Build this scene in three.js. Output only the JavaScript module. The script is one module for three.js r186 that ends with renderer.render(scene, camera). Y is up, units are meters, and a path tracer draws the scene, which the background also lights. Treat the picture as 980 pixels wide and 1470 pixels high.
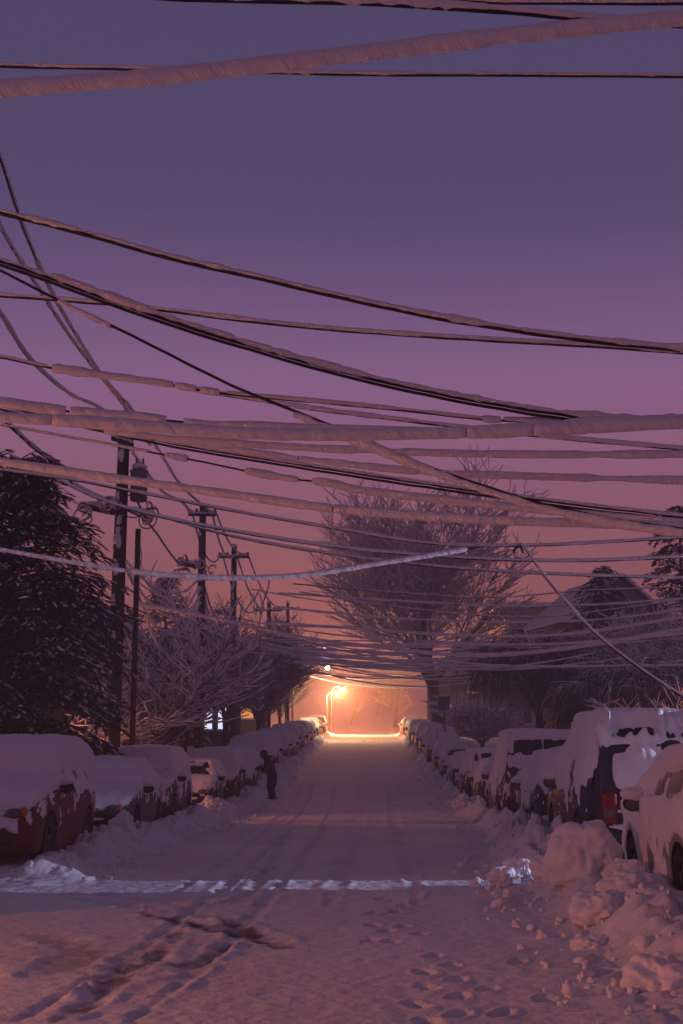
import * as THREE from 'three';
import { mergeGeometries, mergeVertices, toCreasedNormals } from 'three/addons/utils/BufferGeometryUtils.js';
import { MarchingCubes } from 'three/addons/objects/MarchingCubes.js';
import { RoundedBoxGeometry } from 'three/addons/geometries/RoundedBoxGeometry.js';
import { Brush, Evaluator, SUBTRACTION } from 'three-bvh-csg';

// ------------------------------------------------------------------ camera, sky, light
const FOCAL = 2042, PW = 980, PH = 1470, EYE = 1.47;
const scene = new THREE.Scene();
const camera = new THREE.PerspectiveCamera(2 * Math.atan(PH / 2 / FOCAL) * 180 / Math.PI, PW / PH, 0.1, 1500);
camera.rotation.order = 'YXZ';
camera.position.set(0, EYE, 0);
camera.rotation.set(Math.atan(359 / FOCAL), Math.atan(41 / FOCAL), 0);
camera.updateMatrixWorld(true);

const srgb = (r, g, b) => new THREE.Color().setRGB(r / 255, g / 255, b / 255, THREE.SRGBColorSpace);
{ // night sky over a lit town: pink glow low down, violet above
  const w = 256, h = 256, data = new Float32Array(w * h * 4);
  const stops = [[-90, [92, 62, 76]], [-1, [160, 90, 88]], [2, [172, 98, 96]], [6, [170, 101, 106]], [9, [164, 103, 118]], [12, [160, 106, 136]], [15, [149, 107, 151]], [19, [113, 89, 131]], [22, [89, 78, 116]], [26, [83, 74, 111]], [32, [80, 70, 108]], [50, [64, 53, 78]], [90, [54, 44, 62]]]
    .map(([e, c]) => [e, srgb(...c)]);
  for (let j = 0; j < h; j++) {
    const e = (j + 0.5) / h * 180 - 90;
    let k = 0; while (k < stops.length - 2 && e > stops[k + 1][0]) k++;
    const f = Math.min(1, Math.max(0, (e - stops[k][0]) / (stops[k + 1][0] - stops[k][0])));
    const c = stops[k][1].clone().lerp(stops[k + 1][1], f);
    for (let i = 0; i < w; i++) { const o = (j * w + i) * 4; data[o] = c.r; data[o + 1] = c.g; data[o + 2] = c.b; data[o + 3] = 1; }
  }
  const sky = new THREE.DataTexture(data, w, h, THREE.RGBAFormat, THREE.FloatType);
  sky.mapping = THREE.EquirectangularReflectionMapping; sky.magFilter = sky.minFilter = THREE.LinearFilter; sky.needsUpdate = true;
  scene.background = sky; scene.environment = sky;
}
const sun = new THREE.DirectionalLight(srgb(255, 190, 190), 0.03);   // what is left of daylight: a faint, very soft glow of the clouds
sun.position.set(-30, 60, -20); sun.castShadow = true; sun.shadow.radius = 60;
Object.assign(sun.shadow.camera, { left: -60, right: 60, top: 60, bottom: -60, far: 250 });
scene.add(sun, sun.target);
scene.fog = new THREE.FogExp2(new THREE.Color(0.9, 0.86, 0.88), 0.0041);
const renderer = new THREE.WebGLRenderer({ antialias: true });
renderer.toneMapping = THREE.LinearToneMapping;
renderer.toneMappingExposure = 1.0;
renderer.shadowMap.enabled = true;

// ------------------------------------------------------------------ helpers
function rng(seed) { let a = seed >>> 0; return () => { a = (a + 0x6D2B79F5) | 0; let t = Math.imul(a ^ (a >>> 15), 1 | a); t = (t + Math.imul(t ^ (t >>> 7), 61 | t)) ^ t; return ((t ^ (t >>> 14)) >>> 0) / 4294967296; }; }
const V = (x, y, z) => new THREE.Vector3(x, y, z);
const clamp = (x, a = 0, b = 1) => Math.min(b, Math.max(a, x));
const sstep = (a, b, x) => { const t = clamp((x - a) / (b - a)); return t * t * (3 - 2 * t); };
const mix = (a, b, t) => a + (b - a) * t;
const hash3 = (x, y, z) => { let h = Math.imul(x, 374761393) + Math.imul(y, 668265263) + Math.imul(z, 1274126177); h = Math.imul(h ^ (h >>> 13), 1274126177); return ((h ^ (h >>> 16)) >>> 0) / 4294967296; };
function noise(x, y, z = 0) { // value noise, -1 .. 1
  const X = Math.floor(x), Y = Math.floor(y), Z = Math.floor(z), f = x - X, g = y - Y, k = z - Z;
  const u = f * f * (3 - 2 * f), v = g * g * (3 - 2 * g), w = k * k * (3 - 2 * k);
  const a = mix(mix(hash3(X, Y, Z), hash3(X + 1, Y, Z), u), mix(hash3(X, Y + 1, Z), hash3(X + 1, Y + 1, Z), u), v);
  const b = mix(mix(hash3(X, Y, Z + 1), hash3(X + 1, Y, Z + 1), u), mix(hash3(X, Y + 1, Z + 1), hash3(X + 1, Y + 1, Z + 1), u), v);
  return mix(a, b, w) * 2 - 1;
}
const fbm = (x, y, z = 0, o = 4) => { let s = 0, a = 0.5; for (let i = 0; i < o; i++) { s += a * noise(x, y, z); x = x * 2.03 + 7.1; y = y * 2.03 + 3.7; z = z * 2.03 + 1.3; a *= 0.5; } return s; };
const cells = (x, z) => { // distance to the nearest of scattered points, for broken snow
  const X = Math.floor(x), Z = Math.floor(z); let best = 9, id = 0;
  for (let i = -1; i < 2; i++) for (let j = -1; j < 2; j++) {
    const dx = X + i + hash3(X + i, Z + j, 5) - x, dz = Z + j + hash3(X + i, Z + j, 9) - z, q = dx * dx + dz * dz;
    if (q < best) { best = q; id = hash3(X + i, Z + j, 77); }
  }
  return [Math.sqrt(best), id];
};
function spl(keys) { // smooth curve through [x, y] keys without overshoot
  const n = keys.length, m = new Array(n).fill(0);
  for (let i = 1; i < n - 1; i++) { const a = (keys[i][1] - keys[i - 1][1]) / (keys[i][0] - keys[i - 1][0]), b = (keys[i + 1][1] - keys[i][1]) / (keys[i + 1][0] - keys[i][0]); m[i] = a * b <= 0 ? 0 : 2 * a * b / (a + b); }
  return x => {
    if (x <= keys[0][0]) return keys[0][1]; if (x >= keys[n - 1][0]) return keys[n - 1][1];
    let k = 0; while (x > keys[k + 1][0]) k++;
    const h = keys[k + 1][0] - keys[k][0], t = (x - keys[k][0]) / h, t2 = t * t, t3 = t2 * t;
    return (2 * t3 - 3 * t2 + 1) * keys[k][1] + (t3 - 2 * t2 + t) * h * m[k] + (-2 * t3 + 3 * t2) * keys[k + 1][1] + (t3 - t2) * h * m[k + 1];
  };
}
function at(px, py, d) { // the point at distance d down the street that stands at this place of the photograph
  const v = V(px - PW / 2, PH / 2 - py, -FOCAL).applyQuaternion(camera.quaternion);
  return v.multiplyScalar(d / -v.z).add(camera.position);
}
const taken = {};
function numbered(name) { const n = taken[name] = (taken[name] ?? -1) + 1; return n ? `${name}_${String(n).padStart(3, '0')}` : name; }
function tag(o, label, category, group, kind) { if (label) o.userData.label = label; if (category) o.userData.category = category; if (group) o.userData.group = group; if (kind) o.userData.kind = kind; return o; }
function thing(name, label, category, pos = [0, 0, 0], turn = 0, group) {
  const o = new THREE.Group(); o.name = numbered(name); o.position.set(...pos); o.rotation.y = turn; scene.add(o);
  return tag(o, label, category, group);
}
function grain(g) { if (g.attributes.uv) return g; const p = g.attributes.position, u = new Float32Array(p.count * 2); for (let k = 0; k < p.count; k++) { u[k * 2] = p.getX(k) * 1.7 + p.getZ(k) * 1.2; u[k * 2 + 1] = p.getY(k) * 1.7 - p.getZ(k) * 1.1 + p.getX(k) * 0.4; } g.setAttribute('uv', new THREE.BufferAttribute(u, 2)); return g; }
function put(name, geo, mat, parent = scene) {
  if (mat === M.sleeve) grain(geo);
  const m = new THREE.Mesh(geo, mat); m.name = parent === scene ? numbered(name) : name; m.castShadow = m.receiveShadow = true; parent.add(m); return m;
}
class MB { // collects triangles of one mesh
  constructor() { this.p = []; this.i = []; this.c = null; }
  tube(pts, rad, sides = 6, cap = true, squash = 1) {
    const n = pts.length, base = this.p.length / 3; let up = V(0, 1, 0);
    const t = V(), a = V(), b = V();
    for (let k = 0; k < n; k++) {
      t.subVectors(pts[Math.min(n - 1, k + 1)], pts[Math.max(0, k - 1)]).normalize();
      if (Math.abs(t.y) > 0.95) up.set(1, 0, 0); else up.set(0, 1, 0);
      a.crossVectors(t, up).normalize(); b.crossVectors(a, t).normalize();
      const r = typeof rad === 'function' ? rad(k / (n - 1)) : Array.isArray(rad) ? rad[k] : rad;
      for (let s = 0; s < sides; s++) { const q = s / sides * Math.PI * 2, cx = Math.cos(q) * r, cy = Math.sin(q) * r * squash; this.p.push(pts[k].x + a.x * cx + b.x * cy, pts[k].y + a.y * cx + b.y * cy, pts[k].z + a.z * cx + b.z * cy); }
    }
    for (let k = 0; k < n - 1; k++) for (let s = 0; s < sides; s++) { const s2 = (s + 1) % sides, A = base + k * sides + s, B = base + k * sides + s2, C = A + sides, D = B + sides; this.i.push(A, B, D, A, D, C); }
    if (cap) for (const [k, f] of [[0, 1], [n - 1, -1]]) { const c = this.p.length / 3; this.p.push(pts[k].x, pts[k].y, pts[k].z); for (let s = 0; s < sides; s++) { const A = base + k * sides + s, B = base + k * sides + (s + 1) % sides; f > 0 ? this.i.push(c, B, A) : this.i.push(c, A, B); } }
    return this;
  }
  geo(g, m) { const base = this.p.length / 3, pa = g.attributes.position, v = V(); for (let k = 0; k < pa.count; k++) { v.fromBufferAttribute(pa, k); if (m) v.applyMatrix4(m); this.p.push(v.x, v.y, v.z); } const ix = g.index; if (ix) for (let k = 0; k < ix.count; k++) this.i.push(base + ix.getX(k)); else for (let k = 0; k < pa.count; k++) this.i.push(base + k); return this; }
  box(x, y, z, w, h, d, ry = 0) { return this.geo(new THREE.BoxGeometry(w, h, d), new THREE.Matrix4().makeRotationY(ry).setPosition(x, y, z)); }
  tri(...v) { const b = this.p.length / 3; for (const q of v) this.p.push(q.x, q.y, q.z); for (let k = 2; k < v.length; k++) this.i.push(b, b + k - 1, b + k); return this; }
  geometry(crease) { let g = new THREE.BufferGeometry(); g.setAttribute('position', new THREE.Float32BufferAttribute(this.p, 3)); g.setIndex(this.i); if (crease !== undefined) g = toCreasedNormals(g, crease); else g.computeVertexNormals(); return g; }
  build(name, mat, parent, crease) { return this.p.length ? put(name, this.geometry(crease), mat, parent) : null; }
}
const lathe = (pts, seg = 20) => new THREE.LatheGeometry(pts.map(([x, y]) => new THREE.Vector2(x, y)), seg);
const rbox = (w, h, d, r = 0.03, s = 2) => new RoundedBoxGeometry(w, h, d, s, r);
const moved = (g, x, y, z, rx = 0, ry = 0, rz = 0) => g.clone().applyMatrix4(new THREE.Matrix4().makeRotationFromEuler(new THREE.Euler(rx, ry, rz)).setPosition(x, y, z));

// ------------------------------------------------------------------ materials
function noiseTexture(size, freq, oct, lo, hi, seed, gain = 1) { // tileable grain
  const d = new Uint8Array(size * size * 4);
  const tn = (x, y, f, s) => { const X = Math.floor(x), Y = Math.floor(y), u = x - X, v = y - Y, a = u * u * (3 - 2 * u), b = v * v * (3 - 2 * v), m = q => ((q % f) + f) % f; return mix(mix(hash3(m(X), m(Y), s), hash3(m(X + 1), m(Y), s), a), mix(hash3(m(X), m(Y + 1), s), hash3(m(X + 1), m(Y + 1), s), a), b); };
  for (let y = 0; y < size; y++) for (let x = 0; x < size; x++) {
    let s = 0, a = 0.5, f = freq, tot = 0;
    for (let o = 0; o < oct; o++) { s += a * tn(x / size * f, y / size * f, f, seed + o); tot += a; a *= 0.6 * gain; f *= 2; }
    const q = clamp(mix(lo, hi, clamp((s / tot - 0.5) * 1.6 + 0.5)), 0, 1) * 255, k = (y * size + x) * 4; d[k] = d[k + 1] = d[k + 2] = q; d[k + 3] = 255;
  }
  const t = new THREE.DataTexture(d, size, size); t.wrapS = t.wrapT = THREE.RepeatWrapping; t.magFilter = THREE.LinearFilter; t.minFilter = THREE.LinearMipmapLinearFilter; t.needsUpdate = true; return t;
}
const std = (c, roughness = 0.8, metalness = 0, more = {}) => new THREE.MeshStandardMaterial({ color: new THREE.Color().setRGB(...c), roughness, metalness, ...more });
const snowBump = noiseTexture(512, 8, 6, 0, 1, 11);
const M = {
  snow: std([0.80, 0.80, 0.82], 0.92),
  sleeve: std([0.80, 0.80, 0.82], 0.92, 0, { bumpMap: snowBump, bumpScale: 0.02 }),
  ground: std([1, 1, 1], 0.9, 0, { vertexColors: true, bumpMap: snowBump, bumpScale: 0.014 }),
  cable: std([0.012, 0.012, 0.014], 0.55),
  wood: std([0.045, 0.035, 0.028], 0.9),
  bark: std([0.04, 0.033, 0.03], 0.95),
  twig: std([0.055, 0.045, 0.042], 0.95),
  needle: std([0.016, 0.022, 0.018], 0.9),
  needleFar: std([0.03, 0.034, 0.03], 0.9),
  steel: std([0.16, 0.16, 0.17], 0.5, 0.6),
  ceramic: std([0.10, 0.07, 0.06], 0.35),
  glass: std([0.008, 0.009, 0.011], 0.12),
  rubber: std([0.012, 0.012, 0.013], 0.85),
  trim: std([0.012, 0.012, 0.014], 0.6),
  rim: std([0.10, 0.10, 0.105], 0.4, 0.6),
  chrome: std([0.35, 0.35, 0.36], 0.25, 0.9),
  lens: std([0.10, 0.105, 0.11], 0.12),
  redLens: std([0.22, 0.012, 0.012], 0.2),
  amber: std([0.5, 0.14, 0.02], 0.25),
  plate: std([0.30, 0.30, 0.28], 0.5),
  cloth: std([0.008, 0.009, 0.012], 0.95),
  skin: std([0.16, 0.10, 0.08], 0.7),
  brick: std([0.12, 0.075, 0.06], 0.9),
  siding: std([0.16, 0.15, 0.15], 0.85),
  sidingDark: std([0.06, 0.055, 0.055], 0.9),
  roofing: std([0.05, 0.045, 0.045], 0.9),
  pane: std([0.012, 0.013, 0.016], 0.1),
  frame: std([0.3, 0.3, 0.3], 0.6),
  signFace: std([0.03, 0.06, 0.16], 0.5),
  awning: std([0.02, 0.04, 0.12], 0.8),
};
const glow = (c, k) => std([0.02, 0.02, 0.02], 0.6, 0, { emissive: new THREE.Color().setRGB(...c), emissiveIntensity: k });

// ------------------------------------------------------------------ ground: one snow sheet
const rise = spl([[-60, 0], [40, 0], [51, 0.14], [60, 0.6], [68, 1.0], [84, 1.72], [101, 2.45], [125, 3.45], [141, 4.05], [152, 4.3], [168, 4.5], [190, 7.5], [225, 13], [420, 16]]);
const rightEdge = d => mix(1.72, 2.45, sstep(16, 34, d)) + 0.28 * fbm(d * 0.45, 3.3) + 0.1 * noise(d * 1.9, 8);
const leftEdge = d => -3.55 + 0.25 * fbm(d * 0.4, 9.3) + 0.1 * noise(d * 1.7, 2);
const RIGHT_SIDE = 2.95, LEFT_SIDE = -4.4;
// worn tracks: [points (x, distance), half width, depth, how much wet road shows]
const gp = (px, py) => { const p = at(px, py, 10), k = EYE / (EYE - p.y); return [p.x * k, 10 * k]; };
const tracks = [
  [[[205, 1311], [262, 1322], [330, 1336], [372, 1343], [408, 1360]], 0.128, 0.015, 0.85],
  [[[330, 1322], [345, 1330], [362, 1336]], 0.128, 0.015, 0.70],
  [[[258, 1336], [236, 1360], [205, 1383], [176, 1397], [135, 1440], [90, 1468]], 0.089, 0.018, 0.62],
  [[[330, 1352], [300, 1372], [262, 1386], [228, 1390]], 0.070, 0.013, 0.60],
  [[[45, 1342], [90, 1352], [122, 1366], [100, 1392], [48, 1404]], 0.166, 0.013, 0.32],
  [[[300, 1302], [340, 1292], [362, 1280], [385, 1245], [398, 1216], [428, 1170], [462, 1130]], 0.070, 0.015, 0.22],
  [[[378, 1252], [392, 1244]], 0.076, 0.015, 0.50],
  [[[250, 1280], [300, 1250], [345, 1220], [392, 1180], [440, 1140]], 0.076, 0.015, 0.14],
  [[[90, 1290], [170, 1298], [240, 1310]], 0.089, 0.015, 0.25],
  [[[400, 1212], [365, 1209], [330, 1212]], 0.128, 0.010, 0.30],
  [[[470, 1300], [500, 1240], [516, 1180], [522, 1130], [520, 1100]], 0.097, 0.007, 0.10],
  [[[600, 1300], [572, 1200], [558, 1140], [549, 1112], [542, 1096]], 0.097, 0.007, 0.10],
  
  [[[20, 1468], [110, 1420], [200, 1366], [290, 1298], [352, 1248], [410, 1196]], 0.05, 0.018, 0.16],
  [[[190, 1468], [250, 1420], [318, 1360], [376, 1300], [420, 1250], [458, 1196], [484, 1140]], 0.05, 0.018, 0.13],
  [[[30, 1290], [130, 1282], [240, 1296], [330, 1322]], 0.05, 0.018, 0.2],
].map(([p, w, dep, k]) => [p.map(q => gp(...q)), w, dep, k]);
for (const t of tracks) { t[4] = [Math.min(...t[0].map(p => p[0])) - 0.6, Math.max(...t[0].map(p => p[0])) + 0.6, Math.min(...t[0].map(p => p[1])) - 0.8, Math.max(...t[0].map(p => p[1])) + 0.8]; }
const prints = [[602, 1341, 0.3], [622, 1372, 0.2], [645, 1386, 0.2], [610, 1396, -0.2], [655, 1406, 0.2], [612, 1418, -0.25], [656, 1431, 0.25], [600, 1443, -0.3], [657, 1458, 0.3], [615, 1469, -0.2], [782, 1436, 0.1], [742, 1381, 0.2], [700, 1419, 0.2], [721, 1455, 0.3], [534, 1311, 0.1], [560, 1352, -0.1], [555, 1335, 0.1], [535, 1328, 0], [578, 1330, 0.2], [570, 1308, -0.2], [858, 1379, 0.4], [872, 1398, 0.3], [580, 1300, 0], [548, 1290, 0.1], [530, 1350, 0.2]]
  .map(([x, y, a]) => [...gp(x, y), a]);
function groundAt(x, d, out) {
  let y = rise(d), wet = 0;
  const onRoad = x > -5 && x < 4;
  // the road's packed snow
  y += 0.020 * fbm(x * 0.9, d * 0.35) + 0.010 * fbm(x * 5, d * 2.6, 3) + 0.006 * noise(x * 14, d * 9, 7);
  y -= 0.008 * (1 - sstep(0.0, 0.5, Math.abs(Math.abs(x + 0.45) - 0.85 - 0.1 * noise(d * 0.1, 1)))) * sstep(14, 30, d);
  if (onRoad && d > 6 && d < 60) {
    for (const [pts, w, dep, k, b] of tracks) {
      if (x < b[0] || x > b[1] || d < b[2] || d > b[3]) continue;
      let best = 9, along = 0;
      for (let i = 0; i < pts.length - 1; i++) {
        const [ax, ad] = pts[i], [bx, bd] = pts[i + 1], ex = bx - ax, ed = bd - ad, t = clamp(((x - ax) * ex + (d - ad) * ed) / (ex * ex + ed * ed));
        const q = Math.hypot(x - ax - ex * t, (d - ad - ed * t)); if (q < best) { best = q; along = i + t; }
      }
      const ww = w * (1 + 0.7 * fbm(x * 3, d * 2, 5)) * Math.sqrt(Math.max(0.15, Math.sin(clamp((along + 0.25) / (pts.length - 0.5)) * Math.PI)));
      const q = 1 - sstep(ww * 0.35, ww * 1.5, best + 0.09 * fbm(x * 6, d * 2.6, 2) + 0.04 * noise(x * 26, d * 10, 8));
      y -= dep * q; wet = Math.max(wet, Math.min(1, k * 1.25) * q * clamp(0.8 + 1.3 * fbm(x * 10, d * 4, 6)));
      y += 0.02 * (sstep(ww * 1.2, ww * 1.9, best) - sstep(ww * 1.9, ww * 3.6, best)) * (0.5 + noise(x * 8, d * 5));
    }
    if (d < 20) for (const [fx, fd, a] of prints) {
      const dx = x - fx, dd = d - fd; if (Math.abs(dx) > 0.3 || Math.abs(dd) > 0.35) continue;
      const ca = Math.cos(a), sa = Math.sin(a), u = (dx * ca - dd * sa) / 0.062, v = (dx * sa + dd * ca) / 0.145, q = Math.sqrt(u * u + v * v) + 0.15 * noise(x * 18, d * 18, 3);
      y -= 0.055 * (1 - sstep(0.7, 1.15, q)) - 0.012 * (sstep(0.9, 1.2, q) - sstep(1.2, 1.9, q)); wet = Math.max(wet, 0.16 * (1 - sstep(0.5, 0.9, q)));
    }
  }
  // shovelled banks along the cars
  const re = rightEdge(d), le = leftEdge(d);
  const bill = (() => { if (d > 150 || x < -8 || x > 7) return 0.5; const [a, ia] = cells(x * 2.3 + 0.5 * noise(x * 3, d * 3), d * 1.9), [b, ib] = cells(x * 5.5, d * 5), [c] = d < 45 ? cells(x * 12, d * 11) : [0.5]; return Math.sqrt(clamp(1 - a * a * 1.5)) * (0.3 + 0.75 * ia) + 0.26 * Math.sqrt(clamp(1 - b * b * 1.6)) * ib + 0.07 * (0.6 - c); })();
  const hr = sstep(re - 0.12, re + 0.55, x) * (1 - 0.65 * sstep(RIGHT_SIDE - 0.1, RIGHT_SIDE + 0.5, x)) * (1 - 0.8 * sstep(5.2, 6.2, x) * 0);
  const HR = mix(0.2, 0.4, sstep(15, 20, d)) * (1 - 0.75 * sstep(17.1, 17.8, d) * (1 - sstep(18.8, 19.5, d))) * sstep(5, 9, d) * (1 - 0.6 * sstep(110, 150, d)) * (0.75 + 0.7 * fbm(d * 0.5, 20)) + 0.08;
  y += hr * HR * (0.28 + 1.05 * bill);
  const hl = sstep(-le - 0.1, -le + 0.55, -x) * (1 - 0.6 * sstep(-LEFT_SIDE - 0.1, -LEFT_SIDE + 0.5, -x));
  const HL = mix(0.36, 0.40, sstep(25, 50, d)) * (1 - 0.5 * sstep(4.0, 4.6, -x) * (1 - sstep(18.9, 19.6, d))) * sstep(17.7, 18.9, d + 0.3 * noise(x * 2, 4)) * (1 - 0.6 * sstep(110, 150, d)) * (0.75 + 0.7 * fbm(d * 0.5, 30)) + 0.05;
  y += hl * HL * (0.28 + 1.05 * bill);
  // yards
  y += 0.25 * (sstep(5.0, 6.4, x) + sstep(6.4, 7.6, -x) * sstep(17, 20, d)) + 0.12 * sstep(5, 9, Math.abs(x)) * fbm(x * 0.5, d * 0.5, 9);
  // trodden edge where clods were dropped on the road
  const nearBank = Math.max((1 - sstep(0, 0.9, re - x)) * (x < re ? 1 : 0), (1 - sstep(0, 0.8, x - le)) * (x > le && d > 18 ? 1 : 0));
  if (nearBank > 0) y += 0.06 * nearBank * clamp(bill - 0.35);
  if (out) { out.wet = wet; out.bank = Math.max(hr * sstep(5, 9, d), hl * sstep(17.5, 19, d)); }
  return y;
}
const groundY = (x, z) => groundAt(x, -z);
{
  const xs = [], ds = [];
  for (let x = 0; x <= 4.7; x += 0.03) xs.push(x);
  for (let x = 4.75, s = 0.06; x < 300; x += s, s *= 1.17) xs.push(x);
  const cols = [...xs.slice(1).map(x => -x - 0.0).reverse(), ...xs];
  for (let d = -40; d < 6; d += 2) ds.push(d);
  for (let d = 6.2; d < 160; d += Math.max(0.032, 0.0045 * d)) ds.push(d);
  for (let d = 161, s = 1; d < 420; d += s, s *= 1.2) ds.push(d);
  const nx = cols.length, nd = ds.length, p = new Float32Array(nx * nd * 3), c = new Float32Array(nx * nd * 3), uv = new Float32Array(nx * nd * 2), ix = new Uint32Array((nx - 1) * (nd - 1) * 6), o = {};
  for (let j = 0, k = 0; j < nd; j++) for (let i = 0; i < nx; i++, k++) {
    const x = cols[i], d = ds[j]; p[k * 3] = x; p[k * 3 + 1] = groundAt(x, d, o); p[k * 3 + 2] = -d; uv[k * 2] = x * 1.1; uv[k * 2 + 1] = d * 1.1;
    // packed, trodden snow is a little greyer than what lies loose; wet road shows where tyres spun
    const dirt = 0.80 - 0.06 * clamp(0.5 + fbm(x * 1.3, d * 0.7, 4)) - 0.09 * (1 - o.bank) * clamp(0.4 + 1.2 * fbm(x * 2.2, d * 0.9, 14));
    const w = o.wet; c[k * 3] = mix(dirt, 0.045, w); c[k * 3 + 1] = mix(dirt, 0.047, w); c[k * 3 + 2] = mix(dirt * 1.02, 0.055, w);
  }
  for (let j = 0, k = 0; j < nd - 1; j++) for (let i = 0; i < nx - 1; i++) { const a = j * nx + i, b = a + 1, e = a + nx, f = e + 1; ix[k++] = a; ix[k++] = b; ix[k++] = f; ix[k++] = a; ix[k++] = f; ix[k++] = e; }
  const g = new THREE.BufferGeometry(); g.setAttribute('position', new THREE.BufferAttribute(p, 3)); g.setAttribute('color', new THREE.BufferAttribute(c, 3)); g.setAttribute('uv', new THREE.BufferAttribute(uv, 2)); g.setIndex(new THREE.BufferAttribute(ix, 1)); g.computeVertexNormals();
  tag(put('snowy_street_ground', g, M.ground), 'snow covered street and yards with tyre tracks', 'ground', null, 'structure');
}
// snow lumps
function lump(seed, detail = 3, amp = 0.3) {
  let g = mergeVertices(new THREE.IcosahedronGeometry(1, detail).deleteAttribute('normal').deleteAttribute('uv')); const pa = g.attributes.position, v = V();
  for (let k = 0; k < pa.count; k++) { v.fromBufferAttribute(pa, k); const q = 1 + amp * fbm(v.x * 1.3 + seed * 9, v.y * 1.3, v.z * 1.3, 3) * 2 + (detail > 5 ? amp * 0.5 * (0.5 - Math.abs(noise(v.x * 3.4 + seed, v.y * 3.4, v.z * 3.4))) + 0.035 * noise(v.x * 11, v.y * 11 + seed, v.z * 11) + 0.02 * noise(v.x * 23 + seed, v.y * 23, v.z * 23) : 0) + amp * 0.35 * noise(v.x * 5 + seed, v.y * 5, v.z * 5) + amp * 0.12 * noise(v.x * 12 + seed, v.y * 12, v.z * 12); v.multiplyScalar(q); pa.setXYZ(k, v.x, v.y, v.z); }
  g.computeVertexNormals(); return g;
}
const clodShapes = [1, 2, 3, 4].map(s => lump(s, 2, 0.4));
function snowLump(px, py, d, w, h, seed, label, amp = 0.3) {
  const p = at(px, py, d), y = groundY(p.x, p.z);
  const m = put('snow_chunk', lump(seed, 15, amp), M.snow); m.scale.set(w / 2, h / 2, w / 2 * 0.85); m.position.set(p.x, Math.max(y + h * 0.05, Math.min(p.y, y + h * 0.42)), p.z); m.rotation.y = seed * 2.1;
  return tag(m, label, 'snow chunk', 'big chunks of shovelled snow');
}
snowLump(832, 1232, 16.2, 0.86, 0.84, 1, 'biggest rounded snow boulder, on the right bank below the rear of the blue SUV', 0.2);
snowLump(862, 1322, 13.2, 0.52, 0.42, 2, 'orange lit block of snow at the edge of the right bank, nearest big block');
snowLump(905, 1308, 13.8, 0.55, 0.34, 3, 'orange lit snow block beside the near right car front wheel');
snowLump(742, 1222, 18.6, 0.34, 0.3, 4, 'white lit small snow block on the right bank left of the biggest boulder');
snowLump(955, 1420, 9.6, 0.5, 0.34, 5, 'smooth snow block in the bottom right corner');
snowLump(893, 1262, 15.6, 0.45, 0.3, 12, 'snow heap between the biggest boulder and the near right car');
snowLump(790, 1255, 17.0, 0.5, 0.34, 13, 'low snow block just left of the biggest boulder');
snowLump(664, 1142, 40, 0.55, 0.4, 6, 'small pale snow hump on the right bank far up beside the car row');
snowLump(176, 1196, 24.6, 0.62, 0.62, 7, 'pointed snow block before the dark sedan on the left');
snowLump(135, 1214, 23.6, 0.5, 0.42, 8, 'round snow block between the red SUV and the dark sedan');
snowLump(720, 1258, 17.6, 0.34, 0.24, 9, 'little snow block at the road edge on the right where the cold light strip ends');
snowLump(846, 1362, 11.8, 0.3, 0.16, 10, 'flat snow clod fallen on the road below the orange lit block');
snowLump(305, 1160, 38, 0.5, 0.36, 11, 'snow block below the bumper of the fourth car on the left');
{
  const R = rng(5), mats = [[], [], [], []], q = new THREE.Quaternion(), e = new THREE.Euler();
  for (let k = 0; k < 700; k++) {
    const right = R() < 0.55, d = right ? 8 + 60 * R() * R() : 18.3 + 55 * R() * R(), x = right ? rightEdge(d) - 0.55 + 1.5 * Math.pow(R(), 1.4) : leftEdge(d) + 0.5 - 1.5 * Math.pow(R(), 1.3);
    const s = 0.018 + 0.06 * R() * R() * R() + (d > 30 ? 0.01 : 0);
    mats[k % 4].push(new THREE.Matrix4().compose(V(x, groundAt(x, d) + s * 0.35, -d), q.setFromEuler(e.set(R() * 6, R() * 6, R() * 6)).clone(), V(s * (0.8 + 0.6 * R()), s * (0.7 + 0.4 * R()), s)));
  }
  const b = new MB(); mats.forEach((l, i) => l.forEach(m => b.geo(clodShapes[i], m)));
  tag(b.build('snow_clods', M.snow, scene), 'loose snow clods strewn along both banks', 'snow', null, 'stuff');
}

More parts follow.
